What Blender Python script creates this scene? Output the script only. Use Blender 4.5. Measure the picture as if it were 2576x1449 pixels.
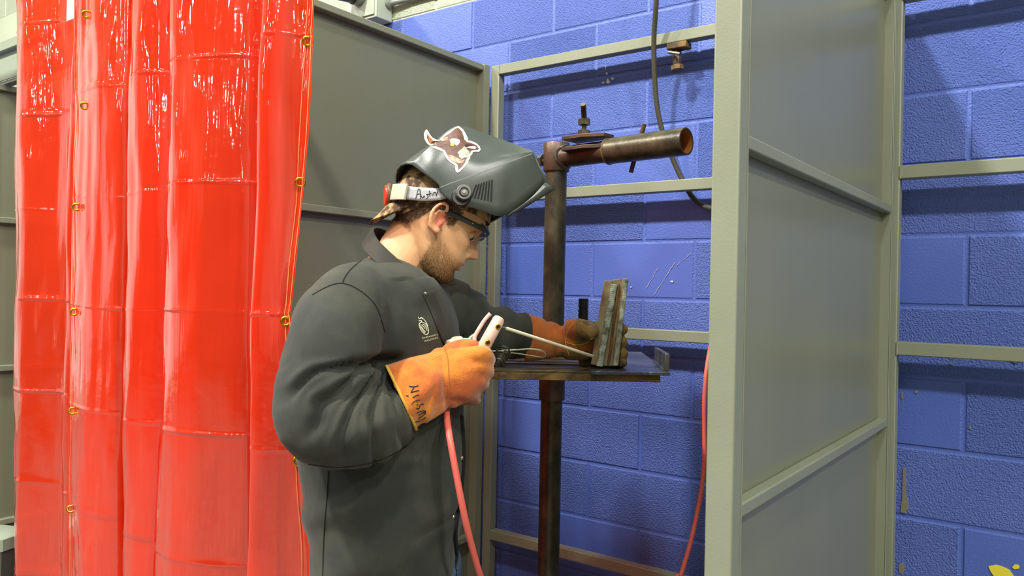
import bpy, bmesh, math, random
from mathutils import Vector, Matrix, noise
from mathutils.bvhtree import BVHTree
random.seed(7)
for o in list(bpy.data.objects): bpy.data.objects.remove(o)
S = bpy.context.scene
COL = S.collection
pi = math.pi
# ------------------------------------------------------------------ camera
FPX, CX, CY = 1971.24, 1288.0, 724.5
YAW, PIT, ROL = 0.633446, 0.0020832, 0.0199713
H = 1.45
_fw = Vector((-math.sin(YAW)*math.cos(PIT), math.cos(YAW)*math.cos(PIT), math.sin(PIT)))
_r0 = Vector((math.cos(YAW), math.sin(YAW), 0)); _u0 = _r0.cross(_fw)
_c, _s = math.cos(ROL), math.sin(ROL)
RT = _c*_r0 + _s*_u0; UP = -_s*_r0 + _c*_u0; FW = _fw
CAM = Vector((0, 0, H))
cd = bpy.data.cameras.new('camera'); cam = bpy.data.objects.new('camera', cd); COL.objects.link(cam)
cd.sensor_width = 36; cd.lens = 36*FPX/2576; cd.clip_start = .02; cd.clip_end = 60
m = Matrix((RT, UP, -FW)).transposed().to_4x4(); m.translation = CAM; cam.matrix_world = m
S.camera = cam
S.view_settings.view_transform = 'Standard'; S.view_settings.look = 'None'
S.view_settings.gamma = 1; S.view_settings.exposure = -0.5; S.view_settings.use_curve_mapping = False
# ------------------------------------------------------------------ world and lights
wd = bpy.data.worlds.new('world'); S.world = wd; wd.use_nodes = True
wd.node_tree.nodes['Background'].inputs[0].default_value = (.9, .95, 1, 1)
wd.node_tree.nodes['Background'].inputs[1].default_value = .02
def area(name, loc, target, power, size, color=(1, .965, .88)):
    l = bpy.data.lights.new(name, 'AREA'); l.shape = 'DISK'; l.size = size; l.energy = power; l.color = color
    o = bpy.data.objects.new(name, l); COL.objects.link(o); o.location = loc
    o.rotation_euler = (Vector(target)-Vector(loc)).to_track_quat('-Z', 'Y').to_euler(); return o
area('high_bay_key', (-2.25, -2.0, 6.5), (-1.2, 1.9, 1.2), 690, .42)
for lx, lp in ((-7.6, 290), (-4.9, 290), (.9, 200), (3.9, 330), (6.7, 300)):
    area('high_bay_row', (lx, -2.0, 6.5), (lx*.3-.8, 1.8, 1.2), lp, .42)
dl = area('added_daylight_panel', (-9.3, -2.6, 2.2), (0, -2.6, 2.2), 50, 7.5, (.82, .89, 1)); dl.data.shape = 'RECTANGLE'; dl.data.size_y = 3.9  # added soft panel; puts haze reflections on the curtain, no door is built
for iy in range(4):
    for ix in range(5):
        area('high_bay_far', (-7.2+3.3*ix+(iy % 2)*.8, -3.0-3.2*iy, 4.95), (-1.2, 1.2, 1.2), 11, .32)
# ------------------------------------------------------------------ helpers: points
def ray(px, py): return (px-CX)/FPX*RT - (py-CY)/FPX*UP + FW
def P(px, py, d): return CAM + d*ray(px, py)               # a point at depth d in front of the lens
def WY(px, py, Y): r = ray(px, py); return CAM + r*(Y/r.y)
def WX(px, py, X): r = ray(px, py); return CAM + r*(X/r.x)
def proj(p): v = p-CAM; d = v.dot(FW); return CX+FPX*v.dot(RT)/d, CY-FPX*v.dot(UP)/d
def lerp(a, b, t): return a+(b-a)*t
def sstep(a, b, x): t = max(0, min(1, (x-a)/(b-a))); return t*t*(3-2*t)
def interp(tab, x):
    if x <= tab[0][0]: return tab[0][1]
    for (a, u), (b, v) in zip(tab, tab[1:]):
        if x <= b: return u+(v-u)*(x-a)/(b-a)
    return tab[-1][1]
def cr(p0, p1, p2, p3, t):
    return .5*((2*p1)+(p2-p0)*t+(2*p0-5*p1+4*p2-p3)*t*t+(3*p1-p0-3*p2+p3)*t*t*t)
def smooth(pts, n=6, closed=False):
    out = []; N = len(pts)
    for i in range(N if closed else N-1):
        a = pts[(i-1) % N] if closed or i > 0 else pts[0]*2-pts[1]
        b, c = pts[i], pts[(i+1) % N]
        d = pts[(i+2) % N] if closed or i+2 < N else pts[-1]*2-pts[-2]
        for k in range(n): out.append(cr(a, b, c, d, k/n))
    if not closed: out.append(pts[-1])
    return out
# ------------------------------------------------------------------ helpers: meshes
class MB:
    def __init__(s): s.v = []; s.f = []; s.attr = None
    def add(s, vs, fs):
        n = len(s.v); s.v += [Vector(v) for v in vs]; s.f += [tuple(i+n for i in f) for f in fs]; return n
    def box(s, a, b, M=None):
        x0, y0, z0 = a; x1, y1, z1 = b
        vs = [Vector(v) for v in ((x0,y0,z0),(x1,y0,z0),(x1,y1,z0),(x0,y1,z0),(x0,y0,z1),(x1,y0,z1),(x1,y1,z1),(x0,y1,z1))]
        if M: vs = [M @ v for v in vs]
        s.add(vs, [(0,3,2,1),(4,5,6,7),(0,1,5,4),(1,2,6,5),(2,3,7,6),(3,0,4,7)]); return s
    def bar(s, a, b, w, h, up=Vector((0,0,1))):
        a, b = Vector(a), Vector(b); d = (b-a); L = d.length; d.normalize()
        x = d.cross(up).normalized(); z = x.cross(d)
        M = Matrix((x, d, z)).transposed().to_4x4(); M.translation = a
        return s.box((-w/2, 0, -h/2), (w/2, L, h/2), M)
    def tube(s, pts, r, seg=12, caps=True, b=None, ref=None, closed=False, rough=0):
        pts = [Vector(p) for p in pts]; N = len(pts); rs = r if isinstance(r, (list, tuple)) else [r]*N
        bs = b if isinstance(b, (list, tuple)) else ([b]*N if b else rs)
        vs = []; nrm = Vector(ref) if ref else None
        for i, p in enumerate(pts):
            if closed: t = pts[(i+1) % N]-pts[i-1]
            else: t = (pts[min(i+1, N-1)]-pts[max(i-1, 0)])
            t.normalize()
            if nrm is None: nrm = t.orthogonal()
            nn = (nrm-t*nrm.dot(t))
            if nn.length < 1e-5: nn = t.orthogonal()
            nn.normalize(); bb = t.cross(nn)
            if ref is None: nrm = nn
            for k in range(seg):
                a = 2*pi*k/seg; q = 1+(rough*(random.random()-.5) if rough else 0)
                vs.append(p+(nn*math.cos(a)*rs[i]+bb*math.sin(a)*bs[i])*q)
        fs = []
        for i in range(N if closed else N-1):
            for k in range(seg):
                j = (i+1) % N
                fs.append((i*seg+k, i*seg+(k+1) % seg, j*seg+(k+1) % seg, j*seg+k))
        if caps and not closed: fs += [tuple(range(seg))[::-1], tuple(range((N-1)*seg, N*seg))]
        s.add(vs, fs); return s
    def cyl(s, a, b, r, seg=24, bev=0, r2=None):
        a, b = Vector(a), Vector(b); d = (b-a).normalized(); r2 = r if r2 is None else r2
        if bev: return s.tube([a, a+d*bev*.001, a+d*bev, b-d*bev, b-d*bev*.001, b], [r-bev, r-bev*.7, r, r2, r2-bev*.7, r2-bev], seg)
        return s.tube([a, b], [r, r2], seg)
    def sphere(s, c, r, seg=16, M=None):
        c = Vector(c); rr = r if isinstance(r, (tuple, list)) else (r, r, r); vs = []; fs = []; n = seg//2
        for i in range(1, n):
            for k in range(seg):
                th = pi*i/n; ph = 2*pi*k/seg
                v = Vector((rr[0]*math.sin(th)*math.cos(ph), rr[1]*math.sin(th)*math.sin(ph), rr[2]*math.cos(th)))
                vs.append(c+(M @ v if M else v))
        top = len(vs); v = Vector((0,0,rr[2])); vs.append(c+(M @ v if M else v)); v = -v; vs.append(c+(M @ v if M else v))
        for i in range(n-2):
            for k in range(seg): fs.append((i*seg+k, (i+1)*seg+k, (i+1)*seg+(k+1) % seg, i*seg+(k+1) % seg))
        for k in range(seg):
            fs.append((top, k, (k+1) % seg)); fs.append((top+1, (n-2)*seg+(k+1) % seg, (n-2)*seg+k))
        s.add(vs, fs); return s
    def torus(s, c, R, r, axis, seg=24, seg2=10):
        c = Vector(c); ax = Vector(axis).normalized(); u = ax.orthogonal().normalized(); v = ax.cross(u)
        return s.tube([c+u*R*math.cos(2*pi*k/seg)+v*R*math.sin(2*pi*k/seg) for k in range(seg)], r, seg2, closed=True)
    def grid(s, rows, closed_u=False):
        n = len(rows[0]); vs = [p for r in rows for p in r]; fs = []
        for i in range(len(rows)-1):
            for k in range(n if closed_u else n-1):
                fs.append((i*n+k, i*n+(k+1) % n, (i+1)*n+(k+1) % n, (i+1)*n+k))
        s.add(vs, fs); return s
    def prism(s, poly, off):
        n = len(poly); off = Vector(off); poly = [Vector(p) for p in poly]
        s.add(poly+[p+off for p in poly], [tuple(range(n))[::-1], tuple(range(n, 2*n))]+[(i, (i+1) % n, n+(i+1) % n, n+i) for i in range(n)]); return s
    def build(s, name, mat, parent=None, sm=True, bevel=0, solid=0, sub=0, angle=40, fix=True):
        me = bpy.data.meshes.new(name); me.from_pydata(s.v, [], s.f); me.validate()
        if fix:
            bm = bmesh.new(); bm.from_mesh(me); bmesh.ops.recalc_face_normals(bm, faces=bm.faces); bm.to_mesh(me); bm.free()
        return link(name, me, mat, parent, sm, bevel, solid, sub, angle)
def link(name, me, mat, parent=None, sm=True, bevel=0, solid=0, sub=0, angle=40):
    o = bpy.data.objects.new(name, me); COL.objects.link(o); me.name = name
    if mat: me.materials.append(mat)
    if sm:
        me.polygons.foreach_set('use_smooth', [True]*len(me.polygons))
        if angle < 180: me.set_sharp_from_angle(angle=math.radians(angle))
    if parent: o.parent = parent
    if solid: md = o.modifiers.new('s', 'SOLIDIFY'); md.thickness = solid; md.offset = 0
    if bevel:
        md = o.modifiers.new('b', 'BEVEL'); md.width = bevel; md.segments = 2; md.limit_method = 'ANGLE'
    if sub: md = o.modifiers.new('u', 'SUBSURF'); md.levels = sub; md.render_levels = sub
    return o
def remesh(mb, vox, it=4):
    me = bpy.data.meshes.new('t'); me.from_pydata(mb.v, [], mb.f)
    bm = bmesh.new(); bm.from_mesh(me); bmesh.ops.recalc_face_normals(bm, faces=bm.faces); bm.to_mesh(me); bm.free()
    o = bpy.data.objects.new('t', me); COL.objects.link(o)
    md = o.modifiers.new('r', 'REMESH'); md.mode = 'VOXEL'; md.voxel_size = vox
    bpy.context.view_layer.update(); dg = bpy.context.evaluated_depsgraph_get()
    me2 = bpy.data.meshes.new_from_object(o.evaluated_get(dg)); bpy.data.objects.remove(o); bpy.data.meshes.remove(me)
    bm = bmesh.new(); bm.from_mesh(me2)
    for _ in range(it): bmesh.ops.smooth_vert(bm, verts=bm.verts, factor=.5, use_axis_x=True, use_axis_y=True, use_axis_z=True)
    bm.to_mesh(me2); bm.free(); return me2
def displace(me, fn):
    nr = [v.normal.copy() for v in me.vertices]
    for v, n in zip(me.vertices, nr): v.co = v.co+n*fn(v.co, n)
    me.update()
def empty(name, loc=(0,0,0)):
    o = bpy.data.objects.new(name, None); COL.objects.link(o); o.location = loc; o.empty_display_size = .05; return o
def tag(o, label=None, cat=None, group=None, kind=None):
    for k, v in (('label', label), ('category', cat), ('group', group), ('kind', kind)):
        if v: o[k] = v
    return o
def adopt(root, parts):
    bpy.context.view_layer.update()
    inv = Matrix.Translation(-root.location)
    for p in parts: p.parent = root; p.matrix_parent_inverse = inv
def thing(name, loc, label, cat, group=None):
    return tag(empty(name, loc), label, cat, group)
def fit(root):
    for c in COL.objects:
        if c.parent is root: c.matrix_parent_inverse = Matrix.Translation(-root.location)
# ------------------------------------------------------------------ materials
def lin(c): return tuple((x/255/12.92 if x/255 <= .04045 else ((x/255+.055)/1.055)**2.4) for x in c)
def mat(name, col, rough=.5, metal=0, bump=0, bscale=80, var=0, vscale=6, col2=None, spec=.5, coat=0, detail=4, sheen=0, bdist=.002, stretch=None, thr=(.4, .65)):
    m = bpy.data.materials.new(name); m.use_nodes = True; nt = m.node_tree; N = nt.nodes; L = nt.links
    b = N['Principled BSDF']; c = lin(col)+(1,)
    b.inputs['Base Color'].default_value = c; b.inputs['Roughness'].default_value = rough; b.inputs['Metallic'].default_value = metal
    b.inputs['Specular IOR Level'].default_value = spec; b.inputs['Coat Weight'].default_value = coat
    if sheen: b.inputs['Sheen Weight'].default_value = sheen
    tc = N.new('ShaderNodeTexCoord'); src = tc.outputs['Object']
    if stretch:
        mp = N.new('ShaderNodeMapping'); mp.inputs['Scale'].default_value = stretch; L.new(src, mp.inputs[0]); src = mp.outputs[0]
    if var or col2:
        n = N.new('ShaderNodeTexNoise'); n.inputs['Scale'].default_value = vscale; n.inputs['Detail'].default_value = 6; n.inputs['Roughness'].default_value = .6
        L.new(src, n.inputs['Vector'])
        r = N.new('ShaderNodeValToRGB'); r.color_ramp.elements[0].position = thr[0]; r.color_ramp.elements[1].position = thr[1]
        r.color_ramp.elements[0].color = c
        r.color_ramp.elements[1].color = (lin(col2)+(1,)) if col2 else tuple(min(1, x*(1+var)) for x in c[:3])+(1,)
        L.new(n.outputs['Fac'], r.inputs[0]); L.new(r.outputs[0], b.inputs['Base Color'])
        m['ramp'] = r.name
    if bump:
        n2 = N.new('ShaderNodeTexNoise'); n2.inputs['Scale'].default_value = bscale; n2.inputs['Detail'].default_value = detail
        L.new(src, n2.inputs['Vector'])
        bp = N.new('ShaderNodeBump'); bp.inputs['Strength'].default_value = bump; bp.inputs['Distance'].default_value = bdist
        L.new(n2.outputs['Fac'], bp.inputs['Height']); L.new(bp.outputs[0], b.inputs['Normal'])
    return m
GP = mat('grey_booth_paint', (128, 133, 114), .42, bump=.12, bscale=220, var=.12, vscale=2.5)
GP2 = mat('grey_panel_paint', (118, 121, 99), .33, bump=.35, bscale=2.6, var=.12, vscale=1.3, bdist=.02, detail=1, stretch=(1, 1, .35), spec=.6)
STEEL = mat('dark_pipe_steel', (60, 58, 48), .33, .4, .35, 160, col2=(96, 88, 68), vscale=22, stretch=(1, 1, .6))
STEELD = mat('dark_scaled_steel', (52, 46, 36), .5, .3, .3, 80, col2=(84, 68, 44), vscale=14)
STEELR = mat('rusty_pipe_steel', (94, 72, 58), .4, .3, .3, 150, col2=(56, 52, 45), vscale=14)
RUST = mat('brown_rusty_steel', (124, 94, 44), .6, .1, .4, 90, col2=(66, 50, 28), vscale=12)
PLATE = mat('grey_mill_plate', (104, 108, 124), .33, .7, .2, 60, col2=(72, 74, 84), vscale=10)
GREYST = mat('ground_grey_steel', (120, 120, 112), .38, .8, .3, 70, col2=(86, 82, 72), vscale=20)
WELD = mat('weld_bead_steel', (172, 184, 170), .4, .3, .35, 200, col2=(92, 92, 78), vscale=40)
CHROME = mat('bright_wire', (190, 185, 165), .22, 1)
BLACKP = mat('black_plastic', (22, 24, 24), .42, bump=.1, bscale=300)
BRASS = mat('brass_grommet', (205, 165, 40), .28, 1, .1, 200)
HELM = mat('grey_black_helmet_plastic', (70, 77, 74), .30, 0, .12, 420, var=.25, vscale=7, spec=.55, bdist=.0008)
HELMIN = mat('helmet_inside', (16, 15, 15), .8)
JACK = mat('charcoal_jacket_cotton', (38, 42, 39), .85, 0, .3, 500, col2=(66, 68, 56), vscale=7, sheen=.08, bdist=.0008, thr=(.42, .72))
JACKL = mat('charcoal_collar_cotton', (44, 42, 36), .8, 0, .3, 500, sheen=.05, bdist=.0008)
SEAM_GAP = mat('black_seam_and_gap_shade', (14, 15, 14), .9)  # seam thread, also the black strips that shade the jacket opening
LEATH = mat('orange_split_leather', (206, 124, 34), .88, 0, .6, 260, col2=(176, 84, 30), vscale=13, thr=(.44,.6), sheen=.35, bdist=.0015)
LEATH2 = mat('dark_orange_split_leather', (172, 92, 28), .85, 0, .5, 260, col2=(128, 84, 34), vscale=13, sheen=.3, bdist=.0015)
LEATHW = mat('worn_pale_leather', (214, 210, 184), .8, 0, .4, 200, col2=(176, 150, 96), vscale=30)
LEATHG = mat('scuffed_olive_leather', (128, 104, 56), .8, 0, .5, 200, col2=(64, 58, 46), vscale=40, thr=(.45, .6))
PINK = mat('pink_cable_rubber', (222, 104, 92), .5, 0, .1, 100)
HOLD = mat('pale_pink_holder', (236, 196, 180), .5, 0, .2, 90, col2=(214, 168, 150), vscale=40)
ROD = mat('pale_electrode_flux', (226, 220, 192), .7, 0, .2, 200)
CABLE = mat('dark_olive_cable', (62, 60, 44), .55, 0, .15, 120)
CREAM = (214, 224, 200)
WHITE = mat('white_metal_box', (190, 200, 184), .35)
GREYC = mat('grey_conduit', (140, 146, 138), .4, .4)
PAPER = mat('white_card', (240, 240, 232), .7)
YPAINT = mat('yellow_paint_patch', (226, 214, 62), .7, 0, .3, 90)
DIRT = mat('tan_scuff', (120, 118, 96), .9)
CHIP = mat('bare_white_chip', (206, 208, 214), .9, 0, .4, 200)
SHEETM = mat('pale_grey_sheet', (142, 152, 134), .45)
CAMO = mat('camo_cloth', (74, 50, 32), .85, 0, .3, 400, col2=(168, 138, 96), vscale=34, thr=(.47, .56), bdist=.0008)
BAND = mat('grey_plastic_headband', (176, 176, 178), .35, var=.1)
BANDB = mat('cream_plastic_buckle', (200, 190, 168), .4)
REDK = mat('red_orange_knob', (236, 62, 36), .4)
INK = mat('dark_marker_ink', (40, 34, 40), .7)
SILV = mat('silver_thread', (214, 218, 190), .6)
JEANS = mat('blue_denim', (62, 84, 112), .9, 0, .3, 500)
BOOT = mat('brown_leather_boot', (86, 60, 38), .6, 0, .2, 80)
RUBBER = mat('black_rubber', (18, 18, 18), .8)
# skin, reddened and stubbled by attribute
def skin_mat():
    m = mat('skin', (226, 168, 128), .48, 0, .25, 380, spec=.35, bdist=.0006); nt = m.node_tree; N = nt.nodes; L = nt.links; b = N['Principled BSDF']
    a = N.new('ShaderNodeAttribute'); a.attribute_name = 'stub'
    sp = N.new('ShaderNodeSeparateColor'); L.new(a.outputs['Color'], sp.inputs[0])
    n = N.new('ShaderNodeTexNoise'); n.inputs['Scale'].default_value = 14; n.inputs['Detail'].default_value = 5
    tc = N.new('ShaderNodeTexCoord'); L.new(tc.outputs['Object'], n.inputs[0])
    r = N.new('ShaderNodeValToRGB'); r.color_ramp.elements[0].color = lin((236, 178, 130))+(1,); r.color_ramp.elements[1].color = lin((246, 200, 156))+(1,)
    r.color_ramp.elements[0].position = .35; r.color_ramp.elements[1].position = .65; L.new(n.outputs['Fac'], r.inputs[0])
    m1 = N.new('ShaderNodeMix'); m1.data_type = 'RGBA'; m1.inputs[7].default_value = lin((112, 78, 48))+(1,)
    L.new(sp.outputs[0], m1.inputs[0]); L.new(r.outputs[0], m1.inputs[6])
    m2 = N.new('ShaderNodeMix'); m2.data_type = 'RGBA'; m2.inputs[7].default_value = lin((214, 92, 78))+(1,)
    L.new(sp.outputs[1], m2.inputs[0]); L.new(m1.outputs[2], m2.inputs[6]); L.new(m2.outputs[2], b.inputs['Base Color'])
    b.inputs['Subsurface Weight'].default_value = .12; b.inputs['Subsurface Radius'].default_value = (.012, .005, .003); b.inputs['Subsurface Scale'].default_value = .6
    return m
SKIN = skin_mat()
HAIR = mat('brown_hair', (82, 60, 38), .6)
BEARD = mat('light_brown_beard', (176, 136, 88), .6)
BEARD2 = mat('brown_beard', (112, 82, 50), .6)
# red vinyl film, partly see-through
def vinyl():
    m = bpy.data.materials.new('red_vinyl_film'); m.use_nodes = True; nt = m.node_tree; N = nt.nodes; L = nt.links
    b = N['Principled BSDF']; out = N['Material Output']
    b.inputs['Base Color'].default_value = (1.0, .05, .010, 1); b.inputs['Roughness'].default_value = .1; b.inputs['Specular IOR Level'].default_value = .7
    tr = N.new('ShaderNodeBsdfTranslucent'); tr.inputs[0].default_value = (1, .07, .015, 1)
    tp = N.new('ShaderNodeBsdfTransparent'); tp.inputs[0].default_value = (.96, .1, .05, 1)
    mx = N.new('ShaderNodeMixShader'); mx.inputs[0].default_value = .28; L.new(b.outputs[0], mx.inputs[1]); L.new(tr.outputs[0], mx.inputs[2])
    mx2 = N.new('ShaderNodeMixShader'); mx2.inputs[0].default_value = .31; L.new(mx.outputs[0], mx2.inputs[1]); L.new(tp.outputs[0], mx2.inputs[2])
    gl = N.new('ShaderNodeBsdfGlossy'); gl.inputs[1].default_value = .045; gl.inputs[0].default_value = (1, 1, 1, 1)
    fr = N.new('ShaderNodeLayerWeight'); fr.inputs[0].default_value = .5
    pw = N.new('ShaderNodeMath'); pw.operation = 'POWER'; pw.inputs[1].default_value = 4; L.new(fr.outputs['Facing'], pw.inputs[0])
    ma = N.new('ShaderNodeMath'); ma.operation = 'MULTIPLY_ADD'; ma.inputs[1].default_value = .6; ma.inputs[2].default_value = .12; L.new(pw.outputs[0], ma.inputs[0])
    mx3 = N.new('ShaderNodeMixShader'); L.new(ma.outputs[0], mx3.inputs[0]); L.new(mx2.outputs[0], mx3.inputs[1]); L.new(gl.outputs[0], mx3.inputs[2])
    tc = N.new('ShaderNodeTexCoord'); mp = N.new('ShaderNodeMapping'); mp.inputs['Scale'].default_value = (20, 10, 1.5); L.new(tc.outputs['Object'], mp.inputs[0])
    n = N.new('ShaderNodeTexNoise'); n.inputs['Scale'].default_value = 1.0; n.inputs['Detail'].default_value = 3; n.inputs['Roughness'].default_value = .55; L.new(mp.outputs[0], n.inputs[0])
    bp = N.new('ShaderNodeBump'); bp.inputs['Strength'].default_value = .5; bp.inputs['Distance'].default_value = .009; L.new(n.outputs[0], bp.inputs['Height'])
    n2 = N.new('ShaderNodeTexNoise'); n2.inputs['Scale'].default_value = 28; n2.inputs['Detail'].default_value = 2; L.new(tc.outputs['Object'], n2.inputs[0])
    bp2 = N.new('ShaderNodeBump'); bp2.inputs['Strength'].default_value = .16; bp2.inputs['Distance'].default_value = .004; L.new(n2.outputs[0], bp2.inputs['Height']); L.new(bp.outputs[0], bp2.inputs['Normal'])
    for x in (gl, b): L.new(bp2.outputs[0], x.inputs['Normal'])
    L.new(mx3.outputs[0], out.inputs[0]); return m
VINYL = vinyl()
def lensmat():
    m = bpy.data.materials.new('clear_lens'); m.use_nodes = True; N = m.node_tree.nodes; L = m.node_tree.links
    tp = N.new('ShaderNodeBsdfTransparent'); tp.inputs[0].default_value = (.93, .9, .85, 1)
    gl = N.new('ShaderNodeBsdfGlossy'); gl.inputs[1].default_value = .03; mx = N.new('ShaderNodeMixShader')
    mx.inputs[0].default_value = .13; L.new(tp.outputs[0], mx.inputs[1]); L.new(gl.outputs[0], mx.inputs[2]); L.new(mx.outputs[0], N['Material Output'].inputs[0])
    return m
LENS = lensmat()
# painted block wall
def blockmat(name, c1, c2):
    m = bpy.data.materials.new(name); m.use_nodes = True; nt = m.node_tree; N = nt.nodes; L = nt.links; b = N['Principled BSDF']
    b.inputs['Roughness'].default_value = .36; b.inputs['Specular IOR Level'].default_value = .55
    tc = N.new('ShaderNodeTexCoord'); a = N.new('ShaderNodeAttribute'); a.attribute_name = 'rough'
    n0 = N.new('ShaderNodeTexNoise'); n0.inputs['Scale'].default_value = 1.6; n0.inputs['Detail'].default_value = 4; L.new(tc.outputs['Object'], n0.inputs[0])
    r = N.new('ShaderNodeValToRGB'); r.color_ramp.elements[0].color = lin(c1)+(1,); r.color_ramp.elements[1].color = lin(c2)+(1,)
    r.color_ramp.elements[0].position = .35; r.color_ramp.elements[1].position = .65; L.new(n0.outputs[0], r.inputs[0]); L.new(r.outputs[0], b.inputs['Base Color'])
    n = N.new('ShaderNodeTexNoise'); n.inputs['Scale'].default_value = 170; n.inputs['Detail'].default_value = 4; n.inputs['Roughness'].default_value = .6; L.new(tc.outputs['Object'], n.inputs[0])
    v = N.new('ShaderNodeTexVoronoi'); v.inputs['Scale'].default_value = 210; L.new(tc.outputs['Object'], v.inputs[0])
    ad = N.new('ShaderNodeMath'); ad.operation = 'MULTIPLY_ADD'; ad.inputs[1].default_value = .35; L.new(v.outputs[0], ad.inputs[0]); L.new(n.outputs[0], ad.inputs[2])
    bp = N.new('ShaderNodeBump'); bp.inputs['Distance'].default_value = .0075
    ms = N.new('ShaderNodeMath'); ms.operation = 'MULTIPLY'; ms.inputs[1].default_value = 1.0; L.new(a.outputs['Fac'], ms.inputs[0]); L.new(ms.outputs[0], bp.inputs['Strength'])
    L.new(ad.outputs[0], bp.inputs['Height']); L.new(bp.outputs[0], b.inputs['Normal']); return m
BLUE = blockmat('blue_painted_block', (72, 97, 177), (86, 108, 190))
CREAMB = blockmat('cream_painted_block', (178, 190, 166), (192, 202, 180))
# ------------------------------------------------------------------ room
X0, X1, Yf, ZC = -9.5, 8.0, -14.0, 7.0
def block_wall():
    vs = []; fs = []; mi = []; rg = []; rnd = random.Random(3); j = .0045; z0 = H-.0237-.2025*7; yb = 2.5
    for k in range(-1, 35):
        za = z0+.2025*k; zb = za+.2025
        if zb <= 0: continue
        za = max(za, 0); zb = min(zb, ZC)
        kk = k-7
        off = (-.272 if kk % 2 == 0 else -.463)
        n0 = int(math.floor((X0-off)/.4)); n1 = int(math.ceil((X1-off)/.4))
        for n in range(n0, n1):
            xa = max(off+.4*n, X0); xb = min(off+.4*(n+1), X1)
            if xb-xa < .01: continue
            r = rnd.random(); rr = .25 if r < .12 else (.75+.35*rnd.random())
            if abs((xa+xb)/2+1.265) < .1 and kk == 0: rr = .12
            if abs(xa+.665) < .05 and kk == 0: rr = .2
            dy = (rnd.random()-.5)*.0025
            m0 = 1 if kk >= 6 else 0
            i = len(vs); g = .004
            P4 = [(xa, za), (xb, za), (xb, zb), (xa, zb)]
            Q4 = [(xa+j, za+j), (xb-j, za+j), (xb-j, zb-j), (xa+j, zb-j)]
            R4 = [(xa+j+g, za+j+g), (xb-j-g, za+j+g), (xb-j-g, zb-j-g), (xa+j+g, zb-j-g)]
            vs += [(x, yb+.0035, z) for x, z in P4]+[(x, yb+.003, z) for x, z in Q4]+[(x, yb+dy, z) for x, z in R4]
            for a in range(4):
                b = (a+1) % 4
                fs += [(i+a, i+b, i+4+b, i+4+a), (i+4+a, i+4+b, i+8+b, i+8+a)]; mi += [m0, m0]; rg += [.3, .6]
            fs.append((i+8, i+9, i+10, i+11)); mi.append(m0); rg.append(rr)
    n = len(vs)
    vs += [(X0, yb+.02, 0), (X1, yb+.02, 0), (X1, yb+.02, ZC), (X0, yb+.02, ZC), (X0, yb+.2, 0), (X1, yb+.2, 0), (X1, yb+.2, ZC), (X0, yb+.2, ZC)]
    for f in ((0,1,2,3),(4,7,6,5),(0,4,5,1),(3,2,6,7),(0,3,7,4),(1,5,6,2)): fs.append(tuple(n+q for q in f)); mi.append(0); rg.append(.3)
    me = bpy.data.meshes.new('wall_back'); me.from_pydata(vs, [], fs)
    me.materials.append(BLUE); me.materials.append(CREAMB); me.polygons.foreach_set('material_index', mi)
    at = me.attributes.new('rough', 'FLOAT', 'FACE'); at.data.foreach_set('value', rg)
    o = link('wall_back', me, None, sm=False); return tag(o, kind='structure')
wall = block_wall()
CONC = mat('grey_concrete_floor', (120, 116, 108), .55, 0, .2, 40, col2=(96, 92, 86), vscale=3)
SHOPW = mat('cream_shop_wall', (206, 208, 190), .7, 0, .1, 20)
CEILM = mat('white_ceiling', (200, 200, 192), .8)
DARKW = mat('dim_shop_wall', (112, 114, 118), .7)
def slab(name, a, b, m): return tag(MB().box(a, b).build(name, m, sm=False), kind='structure')
slab('floor', (X0, Yf, -.1), (X1, 2.7, 0), CONC)
slab('ceiling', (X0, Yf, ZC), (X1, 2.7, ZC+.1), CEILM)
slab('wall_left', (X0-.1, Yf, 0), (X0, 2.7, ZC), SHOPW)
slab('wall_right', (X1, Yf, 0), (X1+.1, 2.7, ZC), SHOPW)
slab('wall_front', (X0, Yf-.1, 0), (X1, Yf, ZC), DARKW)
# marks on the wall (worn paint, scratches)
def wall_patch(name, pxs, m, off=.0012):
    pts = [WY(x, y, 2.5) for x, y in pxs]; pts = [Vector((p.x, 2.5-off, p.z)) for p in pts]
    return MB().prism(pts, (0, .004, 0)).build(name, m, wall, sm=False)
def blob(cx, cy, rx, ry, n=14, jag=.35, seed=1):
    r = random.Random(seed); return [(cx+rx*math.cos(2*pi*k/n)*(1-jag*r.random()), cy+ry*math.sin(2*pi*k/n)*(1-jag*r.random())) for k in range(n)]
wall_patch('yellow_paint_patch', [(2487,1424),(2505,1420),(2520,1424),(2538,1432),(2548,1445),(2556,1460),(2520,1462),(2500,1448),(2492,1436)], YPAINT, .004)
wall_patch('yellow_paint_patch', blob(2556, 1425, 10, 7, seed=4), YPAINT, .004)
wall_patch('scuff', [(2272,1178),(2279,1176),(2280,1240),(2284,1262),(2286,1280),(2276,1290),(2266,1288),(2270,1250)], DIRT, .003)
wall_patch('scuff', blob(2268, 1428, 9, 18, seed=9), DIRT, .003)
for k, (x, y, a, b) in enumerate([(2305,985,5,5),(2440,1075,4,4),(2392,915,5,4),(2555,905,12,9),(2270,995,3,12)]): wall_patch('scuff', blob(x, y, a, b, seed=20+k), DIRT, .003)
def scratch(p, q, w):
    a, b = WY(*p, 2.5), WY(*q, 2.5); a.y = b.y = 2.4995; rr = random.Random(int(p[0]))
    pts = [lerp(a, b, k/14)+Vector((rr.uniform(-.0015, .0015), 0, 0)) for k in range(15)]
    MB().tube(pts, [w*(.4+.9*rr.random()) for _ in pts], 5).build('scratch', CHIP, wall)
scratch((1655,676), (1626,726), .0009); scratch((1698,660), (1646,742), .0010); scratch((1738,638), (1702,668), .0007)
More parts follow.
